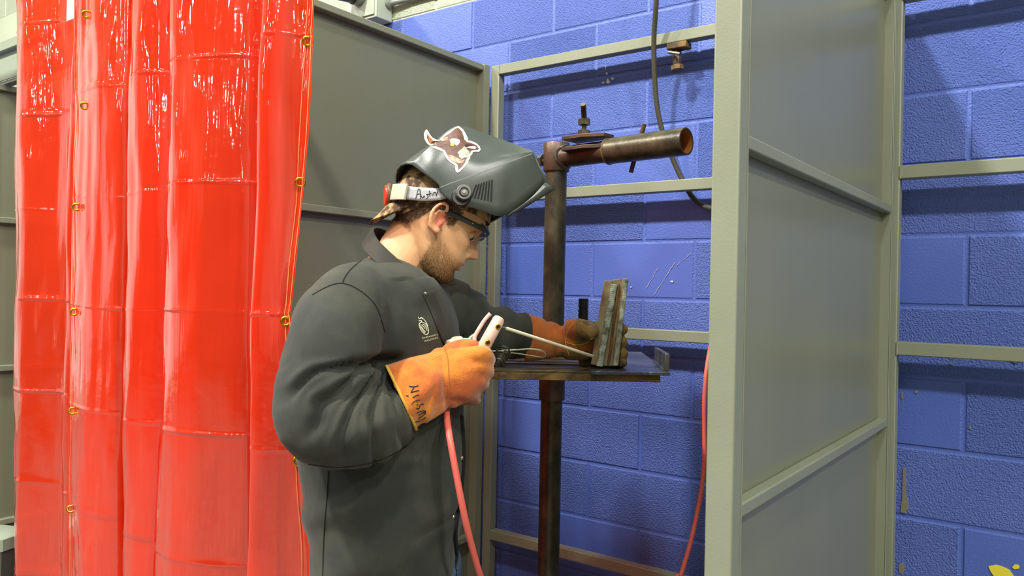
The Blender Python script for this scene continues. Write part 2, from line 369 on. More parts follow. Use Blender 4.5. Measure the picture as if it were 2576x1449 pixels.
for k, (x, y, a, b) in enumerate([(1530,205,7,8),(1527,185,3,5),(1518,208,5,3),(1541,198,4,5),(1524,170,2,6),(1690,708,5,3),(1570,708,3,3),(1588,722,3,2)]): wall_patch('paint_chip', blob(x, y, a, b, jag=.6, seed=40+k), CHIP, .0025)
# ------------------------------------------------------------------ booth frames
T = .038
def zc(z): return z+H
def partition(X, Ya, Yb, rails, label, rec=.026, ptop=.872, TR=.023):
    r = thing('booth_partition', (X, (Ya+Yb)/2, 0), label, 'partition')
    s = 1; xa, xb = X-.045, X
    parts = []
    for y in (Ya, Yb-T):
        parts.append(MB().box((xa, y, 0), (xb, y+T, zc(ptop))).build('post', GP, bevel=.003))
        b = MB().tube([(xb, y+(T if y == Ya else -.0), zc(-1.2+.02*k)) for k in range(104)], .0014, 5); parts.append(b.build('paint_seam', GP))
    parts.append(MB().box((xb-rec-.004, Ya+T, zc(-1.2)), (xb-rec, Yb-T, zc(ptop-.005))).build('sheet_panel', GP2, sm=False))
    for z in rails: parts.append(MB().box((xb-rec+.0005, Ya+T, zc(z-TR)), (xb-.001, Yb-T, zc(z))).build('rail', GP, bevel=.003))
    adopt(r, parts); return r
partition(-.44, 1.19, 2.405, (.868, .256, -.336, -.965), 'grey steel booth partition on the right with post edge towards viewer', ptop=.872)
partition(-1.893, 1.19, 2.405, (.868, .247, -.345, -.945), 'grey steel booth partition behind the welder, running back to the blue wall', ptop=.872, rec=.034)
partition(-3.45, 1.19, 2.405, (.768, .246, -.34, -.95), 'grey partition seen past the left edge of the red curtain', ptop=.771)
def backframe(Xa, Xb, rails, label):
    r = thing('back_frame', ((Xa+Xb)/2, 2.42, 0), label, 'frame'); parts = []
    for x in (Xa, Xb-T): parts.append(MB().box((x, 2.41, 0), (x+T, 2.41+T, zc(.872))).build('post', GP, bevel=.003))
    for z in rails: parts.append(MB().box((Xa+T, 2.41, zc(z)), (Xb-T, 2.41+T, zc(z)+T)).build('rail', GP, bevel=.003))
    for z in rails: parts.append(MB().tube([(Xa+T+.001, 2.4095, zc(z)+.002*k) for k in range(19)], [.0022+.001*random.random() for _ in range(19)], 6).build('weld', GP))
    adopt(r, parts); return r
backframe(-1.8915, -.487, (.834, .338, -.162, -.971), 'grey tube frame with four cross rails on the blue wall, middle booth')
backframe(-.467, 1.0, (.834, .332, -.162, -.971), 'grey tube frame with cross rails on the blue wall at far right')
backframe(-3.42, -1.967, (.834, .338, -.162, -.971), 'grey tube back frame of the booth hidden behind the red curtain')
# header over the left booth and curtain rod
hd = thing('header_beam', (-2.7, 1.18, 0), 'pale grey sheet header over the left booth, beside the top of the curtain', 'beam')
hp = [MB().box((-4.6, 1.292, zc(.785)), (-1.97, 1.297, zc(.885))).build('sheet_panel', SHEETM, sm=False),
      MB().box((-4.6, 1.275, zc(.893)), (-1.97, 1.305, zc(.93))).build('top_bar', SHEETM, bevel=.002),
      MB().box((-4.6, 1.298, zc(.772)), (-1.97, 1.33, zc(.784))).build('bottom_flange', GP2),
      MB().bar((-3.26, 1.31, zc(.77)), (-2.98, 1.31, zc(.60)), .02, .02).build('brace', GP2)]
adopt(hd, hp)
rod = tag(MB().cyl((-3.6, 1.09, zc(1.04)), (-.45, 1.09, zc(1.04)), .013).build('curtain_rod', GREYST), 'grey steel rod the red curtains hang from', 'rod')
# ------------------------------------------------------------------ red curtains
CREASE = [.84, .54, .235, -.065, -.36, -.66, -.96]
def curtain(name, cols, Yb, edges, label, seed, grom, zt=.98, zb=-1.36):
    zs = []; z = zt
    while z > zb:
        zs.append(z); dd = min(abs(z-c) for c in CREASE); z -= .0035 if dd < .022 else .018
    zs.append(zb)
    N = 12; n = len(cols)
    def at(z):
        pts = []
        for c in cols:
            px = c[1]
            for _ in range(3):
                r = ray(px, CY); X = r.x*(Yb/r.y); d = Vector((X, Yb, z)).dot(FW); yy = CY+4-(z)*FPX/d
                px = interp([(0, c[0]), (800, c[1]), (1449, c[2])], yy)
                if c is cols[edges] if edges is not None else False: px = interp(REDGE, yy)
            r = ray(px, yy); X = r.x*(Yb/r.y); pts.append(Vector((X, Yb+c[3], zc(z))))
        out = smooth(pts, N)
        return out
    rows = []
    L = n*N-N+1
    for z in zs:
        row = at(z); q = []
        for i, p in enumerate(row):
            a = 0
            for ci, c in enumerate(CREASE):
                cz = c+.02*noise.noise(Vector((p.x*2.1, ci*3.7, seed)))
                amp = .0035*(.3+max(0, noise.noise(Vector((p.x*6, ci*5.1, seed+4)))*1.8+.5))
                a += amp*.7*math.exp(-((z-cz)/.0032)**2)
            w = .010*noise.noise(Vector((p.x*9, p.z*2.2, seed)))+.004*noise.noise(Vector((p.x*26, p.z*7, seed+2)))
            e = min(1, min(i, L-1-i)/10)
            dx = .010*noise.noise(Vector((p.x*4, p.z*1.5, seed+9)))*e
            q.append(Vector((p.x+dx, p.y+w*e-a, p.z)))
        rows.append(q)
    root = thing(name, (sum(p.x for p in rows[0])/L, Yb, 0), label, 'curtain', None)
    parts = [MB().grid(rows).build('vinyl_sheet', VINYL, angle=180, fix=False)]
    def onsheet(px, py):
        # nearest vertex column/row
        best = min(((abs(proj(rows[r][c])[0]-px)+abs(proj(rows[r][c])[1]-py)), r, c) for r in range(0, len(rows), 3) for c in range(0, L, 2))
        return rows[best[1]][best[2]]
    for (px, py, tilt) in grom:
        p = onsheet(px, py)
        ax = -ray(px, py).normalized()+Vector((math.sin(tilt), 0, 0))*.35; g = MB()
        g.torus(p-Vector((0, .002, 0)), .0088, .0035, ax); parts.append(g.build('grommet', BRASS))
    return root, parts, rows
REDGE = [(0, 785), (200, 778), (330, 772), (460, 760), (640, 742), (800, 726), (950, 738), (1160, 758), (1300, 775), (1449, 787), (1700, 800)]
def run_stitch(parts, rows, cidx, m, off=-.0016, r=.0009):
    for ci in cidx:
        parts.append(MB().tube([rows[k][ci]+Vector((0, off, 0)) for k in range(0, len(rows), 2)], r, 5).build('stitching', m))
STITCH = mat('orange_stitching', (236, 150, 96), .8)
colsA = [(38,36,33,.01),(52,46,44,-.012),(82,72,70,-.03),(104,92,88,-.005),(128,118,112,.03),(160,140,134,.035),(185,165,160,.0),(215,200,196,.04),(250,240,236,.05),(276,266,268,.03),(300,284,298,.0)]
rA, pA, rowsA = curtain('welding_curtain', colsA, 1.145, None, 'red see-through vinyl curtain at far left, overlapped on its right by the wider one', 11,
    [(300,1043,.2),(308,1302,.2),(292,525,.2),(294,790,.2)])
adopt(rA, pA)
colsB = [(172,158,150,.02),(205,180,176,.0),(236,205,200,-.008),(262,235,222,-.012),(290,262,250,.0),(306,284,270,.02),(311,291,282,.10),(322,302,298,.16),(348,330,330,.18),(372,352,352,.17),(368,346,346,.09),(349,328,327,.012),(353,331,330,-.022),(385,365,362,-.038),(410,398,388,-.02),(428,424,400,.03),(456,448,428,.055),(458,450,428,.03),(444,436,408,.005),(452,444,416,-.03),(490,482,450,-.05),(545,545,515,-.03),(596,594,582,.02),(615,610,602,.06),(650,642,638,.065),(686,660,652,.035),(700,664,658,.01),(703,668,664,-.04),(728,690,682,-.045),(752,712,712,-.008),(772,718,752,.01),(785,726,787,.006)]
rB, pB, rowsB = curtain('welding_curtain', colsB, 1.08, len(colsB)-1, 'wide red see-through vinyl curtain with brass grommets, hanging just behind the welder\'s back', 23,
    [(217,18,-.15),(213,265,-.15),(196,525,-.5),(188,790,-.6),(184,1040,-.7),(183,1280,-.7),(776,118,.9),(758,459,.6),(721,808,.3),(750,1163,.8)])
run_stitch(pB, rowsB, [len(rowsB[0])-4, len(rowsB[0])-14], STITCH); run_stitch(pB, rowsB, [8], STITCH, r=.0005)
adopt(rB, pB)
# white card hanging on the header between the curtains
pc = WY(243, 30, 1.13)
tag(MB().box((pc.x-.02, 1.055, pc.z-.045), (pc.x+.022, 1.057, pc.z+.08)).build('card', PAPER, sm=False), 'small white card tucked at the top edge of the red curtain', 'card')
# metal bin at lower left
bn = P(-22, 1330, 2.75); bn.z = 0; zt = .565
b_ = thing('waste_bin', bn, 'grey metal bin cut off at the lower left corner beside the curtain', 'bin')
q_ = [MB().tube([(bn.x, bn.y, .001), (bn.x, bn.y, .3), (bn.x, bn.y, zt-.05)], [.07, .085, .09], 8).build('body', mat('bin_grey', (110, 112, 100), .35, .6, .1, 30)),
      MB().tube([(bn.x, bn.y, zt-.05), (bn.x, bn.y, zt-.01), (bn.x, bn.y, zt)], [.1, .098, .08], 8).build('lid', SHEETM)]
adopt(b_, q_)
# ------------------------------------------------------------------ wall box, plug, conduit
bx0, bx1, bz0, bz1 = -2.72, -2.53, zc(1.185), zc(1.46)
ob = thing('outlet_box', (-2.62, 2.44, bz0), 'pale metal outlet box on the cream top of the wall, upper left', 'outlet box')
adopt(ob, [MB().box((bx0, 2.40, bz0), (bx1, 2.4965, bz1)).build('box', WHITE, bevel=.003),
  MB().box((bx0+.01, 2.393, bz0+.012), (bx1-.01, 2.40, bz1-.01)).build('cover_plate', WHITE, bevel=.002),
  MB().cyl((-2.63, 2.40, zc(1.30)), (-2.63, 2.3515, zc(1.295)), .05, bev=.004).build('socket', GREYC)])
pg = thing('plug', (-2.63, 2.34, zc(1.29)), 'black round power plug pushed into the pale wall box', 'plug')
adopt(pg, [MB().cyl((-2.63, 2.349, zc(1.295)), (-2.64, 2.26, zc(1.288)), .046, bev=.006).build('body', BLACKP),
  MB().cyl((-2.64, 2.26, zc(1.288)), (-2.643, 2.215, zc(1.285)), .034, bev=.006).build('clamp', BLACKP),
  MB().tube(smooth([Vector((-2.643, 2.215, zc(1.285))), Vector((-2.65, 2.16, zc(1.25))), Vector((-2.66, 2.15, zc(1.12))), Vector((-2.66, 2.2, zc(.8))), Vector((-2.66, 2.3, zc(.2)))], 8), .0135).build('cord', GREYC),
  MB().sphere((-2.625, 2.205, zc(1.305)), .007).build('screw', CHROME)])
cz_ = zc(1.262)
tag(MB().tube([(-2.53, 2.47, cz_), (-2.515, 2.47, cz_), (-2.51, 2.472, cz_)]+[(-2.4+.2*k, 2.484, cz_) for k in range(25)], [.022, .022, .013]+[.0115]*25, 14).build('conduit', GREYC), 'thin grey conduit running right from the wall box', 'conduit')
# clamp under the top rail
cl = WY(1712, 118, 2.44)
cg = thing('rail_clamp', (cl.x, 2.43, zc(.79)), 'small rusty clamp hooked under the top rail near the right post', 'clamp')
adopt(cg, [MB().box((cl.x-.035, 2.405, zc(.812)), (cl.x+.035, 2.45, zc(.833))).build('jaw', RUST, bevel=.003),
  MB().cyl((cl.x-.008, 2.43, zc(.812)), (cl.x-.004, 2.425, zc(.752)), .015, bev=.003).build('screw', STEELR),
  MB().cyl((cl.x-.004, 2.425, zc(.757)), (cl.x-.002, 2.424, zc(.742)), .022, 8).build('swivel_pad', RUST),
  MB().cyl((cl.x-.022, 2.40, zc(.8)), (cl.x+.02, 2.395, zc(.786)), .006).build('tommy_bar', CHROME)])
# black cable
pts = [WY(x, y, Y) for x, y, Y in [(1656,-260,2.30),(1653,-100,2.32),(1651,0,2.34),(1645,100,2.375),(1647,200,2.40),(1655,280,2.42),(1672,350,2.44),(1692,400,2.46),(1715,450,2.474),(1738,490,2.478),(1765,515,2.47),(1800,525,2.44),(1840,520,2.42)]]
tag(MB().tube(smooth(pts, 8), .0085).build('hanging_cable', CABLE), 'dark cable hanging in front of the blue wall and tucked behind the rail', 'cable')
# ------------------------------------------------------------------ pipe positioner stand
pd = 2.215; pb = P(1382, 1300, pd); px_, py_ = pb.x, pb.y
def ax(z): return Vector((px_, py_, zc(z)))
def zat(py, px=1395, d=pd): return P(px, py, d).z-H
st = thing('positioner_stand', (px_, py_, 0), 'dark steel pipe stand with a side arm on top and a welding table', 'stand')
ztee0, ztee1 = zat(432), zat(360)
parts = []
parts.append(MB().cyl(ax(-H+.012), ax(ztee0+.02), .0305, 32).build('pole', STEEL))
parts.append(MB().cyl((px_, py_, 0), (px_, py_, .012), .17, 40, bev=.003).build('base_plate', STEELR))
tee = MB().cyl(ax(ztee0), ax(ztee1), .0365, 32, bev=.002); parts.append(tee.build('tee_collar', STEELR))
adir = Vector((math.cos(math.radians(6.4)), -math.sin(math.radians(6.4)), 0)); zarm = zat(397)
def on_arm(pxv):
    r = ray(pxv, 370); n = Vector((adir.y, -adir.x, 0)); base = ax(zarm); tt = (base-CAM).dot(n)/r.dot(n)
    p = CAM+r*tt; return (p-base).dot(adir)
t0, t1 = on_arm(1532), on_arm(1727)
A = lambda t, u=0, w=0: ax(zarm)+adir*t+Vector((0, 0, 1))*u+Vector((adir.y, -adir.x, 0))*w      # w>0 towards the viewer
parts.append(MB().cyl(A(.025), A(t0+.03), .0295, 32).build('arm_pipe', STEELR))
wl = []
for k in range(40):
    a = 2*pi*k/40; wl.append(A(math.sqrt(max(0, .0365**2-(.0305*math.cos(a))**2))+.001, .0305*math.sin(a), .0305*math.cos(a)))
parts.append(MB().tube(wl, .0048, 8, closed=True, rough=.4).build('weld', GREYST))
sl = MB(); R1, R2 = .0345, .0295; NS = 40
rings = [(t0, R1), (t1, R1), (t1, R2), (t0, R2)]
sl.grid([[A(t, R*math.sin(2*pi*k/NS), R*math.cos(2*pi*k/NS)) for k in range(NS)] for t, R in rings]+[[A(t0, R1*math.sin(2*pi*k/NS), R1*math.cos(2*pi*k/NS)) for k in range(NS)]], closed_u=True)
parts.append(sl.build('arm_sleeve', STEEL, bevel=.0008))
parts.append(MB().tube([A(t0+.004), A(t1-.001)], .0292, 36, caps=False).build('bore', mat('rusty_orange_bore', (168, 98, 34), .7, 0, .3, 60)))
parts.append(MB().torus(A(t0), .0335, .003, adir, 36, 8).build('weld', RUST))
def cplate(u, ta, tb, w0, w1, wr):
    pl = [A(ta, u, w0), A(ta, u, w1), A(tb, u, w1), A(t0+.002, u, wr-.004), A(t0+.002, u, w0)]
    return MB().prism(pl, (0, 0, .0105)).build('clamp_plate', STEELR, bevel=.0015)
ta, tb = on_arm(1432)+.012, on_arm(1484)+.012
parts.append(cplate(.036, ta, tb, -.02, .05, .03)); parts.append(cplate(.006, ta, tb, .022, .05, .03))
bt = (ta+tb)/2+.012; bw = .012
parts.append(MB().cyl(A(bt, .045, bw), A(bt, .093, bw), .0065, 14).build('bolt', STEEL))
parts.append(MB().cyl(A(bt, .047, bw), A(bt, .063, bw), .017, 6).build('nut', GREYST))
parts.append(MB().cyl(A(bt, .078, bw), A(bt, .094, bw), .017, 6).build('nut', STEEL))
parts.append(MB().cyl(A(bt, .094, bw), A(bt+.022, .124, bw+.034), .0075, 14).build('screw_handle', STEEL))
parts.append(MB().cyl(A(bt+.0222, .1242, bw+.0345), A(bt+.0226, .125, bw+.0355), .0072, 14).build('handle_end', CHROME))
tp_ = on_arm(1578)
parts.append(MB().cyl(A(tp_+.022, .07, -.045), A(tp_-.018, -.055, -.045), .0062, 14).build('tommy_bar', STEELR))
parts.append(MB().cyl(A(tp_, 0, -.03), A(tp_, 0, -.055), .011, 12).build('set_screw', STEEL))
parts.append(MB().cyl(ax(zat(402))-adir*.03, ax(zat(402))-adir*.052, .0085, 14).build('bolt', STEEL))
parts.append(MB().cyl(ax(zat(398))-adir*.048, ax(zat(398))-adir*.062, .017, 6).build('nut', GREYST))
parts.append(MB().cyl(ax(zat(1006)), ax(zat(930)), .0365, 32, bev=.002).build('table_collar', STEELR))
# the table on the stand
dt = 1.80; ztab = P(1600, 932, dt).z-H                    # top surface height below camera
hR = Vector((RT.x, RT.y, 0)).normalized(); hF = Vector((FW.x, FW.y, 0)).normalized()
def TB(px, py, z):      # point of horizontal plane at relative height z under pixel
    r = ray(px, py); return CAM+r*(z/r.z)
zt_ = ztab
def flat(name, pxs, z, th, m, bevel=.001):
    return MB().prism([TB(x, y, z) for x, y in pxs], (0, 0, -th)).build(name, m, bevel=bevel)
tf = TB(1600, 934, zt_)
def TW(a, b, z): return Vector((tf.x, tf.y, zc(z)))+hR*a+hF*b        # a right, b away
# front brown angle bar, side bars and top strips
parts.append(MB().prism([TW(-.47, -.004, zt_-.008), TW(.055, -.004, zt_-.008), TW(.055, -.004, zt_-.024), TW(-.47, -.004, zt_-.024)], hF*.006).build('angle_bar', RUST, bevel=.001))
parts.append(MB().prism([TW(-.47, .002, zt_-.008), TW(.055, .002, zt_-.008), TW(.055, .035, zt_-.008), TW(-.47, .035, zt_-.008)], (0, 0, -.005)).build('angle_bar', RUST, bevel=.001))
for b_0 in (.0, .08, .16, .24, .32, .42): parts.append(MB().prism([TW(-.46, b_0, zt_-.008), TW(-.04, b_0, zt_-.008), TW(-.04, b_0+.045, zt_-.008), TW(-.46, b_0+.045, zt_-.008)], (0, 0, .006)).build('table_bar', mat('pale_table_bar', (112, 102, 72), .4, .5, .3, 80, col2=(64, 58, 42), vscale=12) if b_0 == 0 else STEELD, bevel=.001))  # front bar paler than the bars behind it
for a_0 in (-.47, -.2, .03): parts.append(MB().prism([TW(a_0, .036, zt_-.009), TW(a_0+.025, .036, zt_-.009), TW(a_0+.025, .48, zt_-.009), TW(a_0, .48, zt_-.009)], (0, 0, -.012)).build('cross_bar', RUST, bevel=.001))
edge = [(1466,908),(1487,937),(1686,941),(1612,886),(1520,884)]
pl = [TB(x, y, zt_) for x, y in edge]; pl[0] = lerp(pl[0], pl[1], .05)
pl2 = [TB(1464,914,zt_), TB(1487,934,zt_)]; n_ = 26; e1, e2 = TB(1487, 934, zt_), TB(1686, 937, zt_)
front = [lerp(e1, e2, k/n_)+hF*random.uniform(-.0015, .0015) for k in range(n_+1)]
parts.append(MB().prism([TB(1466,912,zt_)]+front+[TB(1613,885,zt_), TB(1545,884,zt_)], (0, 0, -.0075)).build('top_plate', PLATE, bevel=.001))
uq = [TB(1684, 934, zt_), TB(1656, 909, zt_)]
parts.append(MB().prism([uq[0], uq[1], uq[1]+Vector((0,0,.036)), uq[0]+Vector((0,0,.040))], hR*-.0105).build('end_stop', GREYST, bevel=.0012))
parts.append(MB().tube([lerp(uq[0], uq[1], k/14)+hR*-.012+Vector((0,0,.002)) for k in range(15)], .003, 6, rough=.5).build('weld', GREYST))
adopt(st, parts)
# ------------------------------------------------------------------ coupon held on the table
cd_ = 1.815
CPb = TB(1530, 920, zt_)
def CP(px, py, w=0): return P(px, py, cd_+w)
cp = thing('test_coupon', CPb, 'stack of welded steel test plates held upright on the table', 'steel plates')
cparts = []
def plate4(pxs, w0, w1, m, name):
    q = [CP(x, y, w0) for x, y in pxs]; q2 = [CP(x, y, w1) for x, y in pxs]; s = MB(); s.add(q+q2, [(0,1,2,3),(4,7,6,5),(0,4,5,1),(1,5,6,2),(2,6,7,3),(3,7,4,0)]); return s.build(name, m, bevel=.0012)
CPM = mat('brown_grey_plate', (146, 136, 108), .5, .2, .4, 60, col2=(124, 92, 54), vscale=26)
cparts.append(plate4([(1520,706),(1541,706),(1503,919),(1486,917)], .004, .022, CPM, 'plate'))
cparts.append(plate4([(1541,704),(1566,701),(1541,921),(1504,920)], .009, .028, CPM, 'plate'))
cparts.append(plate4([(1566,701),(1579,700),(1556,920),(1541,921)], .002, .020, CPM, 'plate'))
def bead(a, b, w, name='weld_bead'):
    pa, pb_ = CP(*a, .004), CP(*b, .004); n = 56; vs = []; s = MB()
    pts = []; rs = []
    for k in range(n*3):
        t = k/(n*3-1); p = lerp(pa, pb_, t)+hR*(.0012*noise.noise(Vector((t*18, a[0], 0))))
        pts.append(p); rs.append(w*(.93+.09*((k % 4)/3)+.10*noise.noise(Vector((t*30, 2, a[0])))))
    s.tube(pts, rs, 10, ref=hR, b=[r*.42 for r in rs]); return s.build(name, WELD, angle=30)
cparts.append(bead((1546,715), (1508,921), .0078)); cparts.append(bead((1574,702), (1548,919), .0068))
cparts.append(MB().tube([lerp(CP(1557,715,.006), CP(1530,918,.006), k/20) for k in range(21)], .003, 6, rough=.4).build('slag_line', RUST))
adopt(cp, cparts)
# ------------------------------------------------------------------ small tools on the table
kd = 2.27; kx = P(1467, 800, kd)
kn = thing('knurled_handle', (kx.x, kx.y, zc(zt_)), 'short black knurled cylinder standing behind the far glove', 'tool handle')
zk = P(1467, 751, kd).z
kb = MB().tube([(kx.x, kx.y, zc(zt_)-.002), (kx.x, kx.y, zk-.03), (kx.x, kx.y, zk-.028), (kx.x, kx.y, zk-.026), (kx.x, kx.y, zk-.001), (kx.x, kx.y, zk)], [.0145, .0145, .012, .0145, .0145, .013], 24)
kg = MB().tube([(kx.x, kx.y, zk-.031), (kx.x, kx.y, zk-.027)], .0128, 24)
adopt(kn, [kb.build('body', BLACKP), kg.build('groove_ring', RUBBER)])
wt_root = TB(1262, 915, zt_)
wt = thing('wire_loop_tool', wt_root, 'small bent bright wire tool with dark coil spring on the left table end', 'tool')
td = 1.74
loop = [P(x, y, td+w) for x, y, w in [(1236,884,0),(1265,882,.005),(1300,880,.01),(1335,878,.01),(1362,882,.012),(1373,889,.015),(1368,898,.018),(1350,897,.02),(1325,893,.02),(1300,889,.018),(1272,886,.012)]]
coil = []
for k in range(150):
    t = k/149; a = t*2*pi*7; c = lerp(P(1270, 880, td+.015), P(1252, 913, td-.03), t); r = lerp(.0185, .010, t) if t > .3 else lerp(.010, .0185, t/.3)
    axc = (P(1252, 913, td-.03)-P(1270, 880, td+.015)).normalized(); u = axc.cross(Vector((0,0,1))).normalized(); v = axc.cross(u)
    coil.append(c+u*r*math.cos(a)+v*r*math.sin(a))
adopt(wt, [MB().tube(smooth(loop, 6), .0017, 8).build('wire_loop', CHROME), MB().tube(coil, .0017, 7).build('coil_spring', STEEL),
  MB().cyl(P(1262, 895, td+.0), P(1250, 918, td-.034), .0055, 14).build('pin', GREYST),
  MB().cyl(P(1205, 884, td), P(1240, 884, td), .005, 12).build('shank', BLACKP)])
# ------------------------------------------------------------------ the welder
def chain(mb, pts, seg=20, n=5, b=1.0, ref=None, endr=.6):
    """pts: (px, py, depth, radius) joints; a smooth closed limb"""
    c = smooth([P(p[0], p[1], p[2]) for p in pts], n); rv = smooth([Vector((p[3], 0, 0)) for p in pts], n); rr = [v.x for v in rv]
    d0 = (c[0]-c[1]).normalized(); d1 = (c[-1]-c[-2]).normalized()
    pre = [(c[0]+d0*rr[0]*endr*k, rr[0]*math.sqrt(max(.02, 1-k*k))) for k in (.97, .8, .5)]
    post = [(c[-1]+d1*rr[-1]*endr*k, rr[-1]*math.sqrt(max(.02, 1-k*k))) for k in (.5, .8, .97)]
    c = [q[0] for q in pre]+c+[q[0] for q in post]; rr = [q[1] for q in pre]+rr+[q[1] for q in post]
    mb.tube(c, rr, seg, b=[r*b for r in rr], ref=ref); return mb
TORSO = [(652,925,1030,1.67,.085),(672,893,1062,1.67,.14),(695,850,1092,1.67,.18),(725,800,1118,1.67,.205),(765,765,1134,1.67,.22),(820,750,1146,1.66,.222),(890,745,1156,1.66,.215),
  (960,745,1164,1.65,.21),(1050,750,1168,1.65,.208),(1130,762,1170,1.65,.21),(1220,774,1166,1.65,.212),(1300,782,1156,1.65,.21),(1360,788,1152,1.65,.208),(1449,794,1146,1.65,.205),(1520,797,1146,1.65,.2)]
def slices(mb, T, seg=48, ex=2.3, shrink=0, low=None):
    cs = smooth([Vector(t[:3]) for t in T], 4); ds = smooth([Vector((t[3], t[4], 0)) for t in T], 4); rows = []
    for c, d in zip(cs, ds):
        py, xl, xr = c; c0 = P((xl+xr)/2, py, d.x); a = (xr-xl)/2*d.x/FPX-shrink; b = d.y-shrink; row = []
        for k in range(seg):
            t = 2*pi*k/seg; ct, stt = math.cos(t), math.sin(t)
            row.append(c0+hR*a*math.copysign(abs(ct)**(2/ex), ct)+hF*b*math.copysign(abs(stt)**(2/ex), stt))
        rows.append(row)
    n = len(rows)*seg; base = [p for r in rows for p in r]; fs = []
    for i in range(len(rows)-1):
        for k in range(seg): fs.append((i*seg+k, i*seg+(k+1) % seg, (i+1)*seg+(k+1) % seg, (i+1)*seg+k))
    fs += [tuple(range(seg))[::-1], tuple(range(n-seg, n))]; mb.add(base, fs)
SLR = [(912,742,1.56,.070),(880,775,1.49,.080),(850,845,1.44,.086),(828,925,1.41,.088),(806,1000,1.395,.080),(806,1050,1.385,.078),(852,1075,1.385,.073),(915,1070,1.405,.072),(966,1062,1.455,.062),(1010,1062,1.515,.052)]
SLL = [(1085,775,1.80,.082),(1140,792,1.81,.078),(1195,822,1.83,.068),(1215,826,1.84,.060),(1240,836,1.85,.064),(1268,838,1.87,.063),(1286,846,1.885,.052),(1300,846,1.895,.060),(1316,852,1.905,.048)]
jb = MB(); slices(jb, TORSO); chain(jb, SLR, 28); chain(jb, SLL, 28)
jme = remesh(jb, .0052, 6)
def folds(p, n):
    x, y = proj(p); d = (p-CAM).dot(FW); a = .004*noise.noise(p*7)+.0022*noise.noise(p*19)
    if d < 1.60 and x < 1060:
        # creases that fan out from the crook of the elbow
        dx, dy = x-985, y-900; r = math.hypot(dx, dy); th = math.atan2(dy, -dx)       # 0 = to the left, +90 = down
        w = sstep(15, 45, r)*(1-sstep(190, 330, r))*sstep(-.05, .2, th)*(1-sstep(1.55, 1.9, th))
        th2 = th-.0016*r+.12*noise.noise(Vector((x*.012, y*.012, 3)))
        s = 2*abs(math.sin(th2*8.7+.6))**.75-1+.3*math.sin(th2*33+2); a += w*.0085*s
        # long bag folds low on the forearm
        w2 = sstep(720, 780, x)*sstep(1030, 1080, y)*(1-sstep(1150, 1180, y)); a += w2*.004*math.sin((x*.35+y)*.055+2*noise.noise(Vector((x*.01, y*.01, 1))))
        # crook itself
        a -= .028*math.exp(-((y-(908+(980-x)*.16))/14)**2)*sstep(800, 900, x)*(1-sstep(990, 1030, x))
    if y > 1180 and x > 750:
        u = (x-820)*.5+(y-1200)*.9; a += .0045*math.sin(u*.033+3*noise.noise(Vector((x*.006, y*.006, 5))))*sstep(1180, 1300, y)
        a -= .007*math.exp(-(((y-1290)-(1150-x)*.62)/12)**2)*sstep(1000, 1100, x)
    if 700 < y < 1000 and 960 < x < 1180 and d < 1.75:
        a += .004*math.sin((x*.9-y*.35)*.045+2*noise.noise(Vector((x*.01, y*.01, 8))))
    if x > 1180 and d > 1.72: a += .0035*math.sin(x*.11)*1.0
    return a
displace(jme, folds)
wel = thing('person', (P(960, 1300, 1.65).x, P(960, 1300, 1.65).y, 0), 'person in charcoal welding jacket bending over the table, holding a pink electrode holder', 'person')
jacket = link('jacket', jme, JACK, angle=180)
PARTS = [jacket]
# collar
up_ = [P(938,577,1.70), P(958,612,1.61), P(1005,658,1.575), P(1052,695,1.60), P(1078,702,1.68), P(1062,662,1.76), P(1010,606,1.79), P(960,574,1.76)]
lo_ = [P(912,618,1.70), P(936,652,1.565), P(985,694,1.53), P(1035,728,1.565), P(1068,738,1.68), P(1060,700,1.79), P(1010,640,1.83), P(945,602,1.79)]
upc, loc_ = smooth(up_, 6, True), smooth(lo_, 6, True)
collar = MB().grid([loc_, [lerp(a, b, .33) for a, b in zip(loc_, upc)], [lerp(a, b, .66) for a, b in zip(loc_, upc)], upc], closed_u=True).build('collar', JACKL, solid=.007, bevel=.002)
collar.data.update(); PARTS.append(collar)
# ---------------- surface helpers
def bvh_of(*objs):
    vs = []; fs = []
    for o in objs:
        n = len(vs); vs += [v.co.copy() for v in o.data.vertices]; fs += [tuple(i+n for i in p.vertices) for p in o.data.polygons]
    return BVHTree.FromPolygons(vs, fs)
def on(bvh, px, py, off=.0015, dflt=None):
    r = ray(px, py).normalized(); h = bvh.ray_cast(CAM, r)
    if h[0] is None: return (P(px, py, dflt) if dflt else None)
    return h[0]-r*off
def stroke(bvh, pxs, r, m, name, n=6, off=.001, seg=6, parent=None):
    c = smooth([Vector((x, y, 0)) for x, y in pxs], n); pts = [on(bvh, v.x, v.y, off) for v in c]; pts = [p for p in pts if p]
    if len(pts) < 2: return None
    o = MB().tube(pts, r, seg).build(name, m)
    if parent: o.parent = parent
    return o
def strokes(bvh, lst, r, m, name, off=.0008, parent=None, n=4):
    mb = MB()
    for l in lst:
        c = smooth([Vector((x, y, 0)) for x, y in l], n) if len(l) > 1 else []
        pts = [on(bvh, v.x, v.y, off) for v in c]; pts = [p for p in pts if p]
        if len(pts) > 1: mb.tube(pts, r, 5)
    o = mb.build(name, m)
    if parent: o.parent = parent
    return o
def textmesh(body):
    cu = bpy.data.curves.new('t', 'FONT'); cu.body = body; cu.size = 1; cu.resolution_u = 2
    o = bpy.data.objects.new('t', cu); COL.objects.link(o); bpy.context.view_layer.update()
    me = bpy.data.meshes.new_from_object(o.evaluated_get(bpy.context.evaluated_depsgraph_get())); bpy.data.objects.remove(o)
    vs = [v.co.copy() for v in me.vertices]; fs = [tuple(p.vertices) for p in me.polygons]; return vs, fs
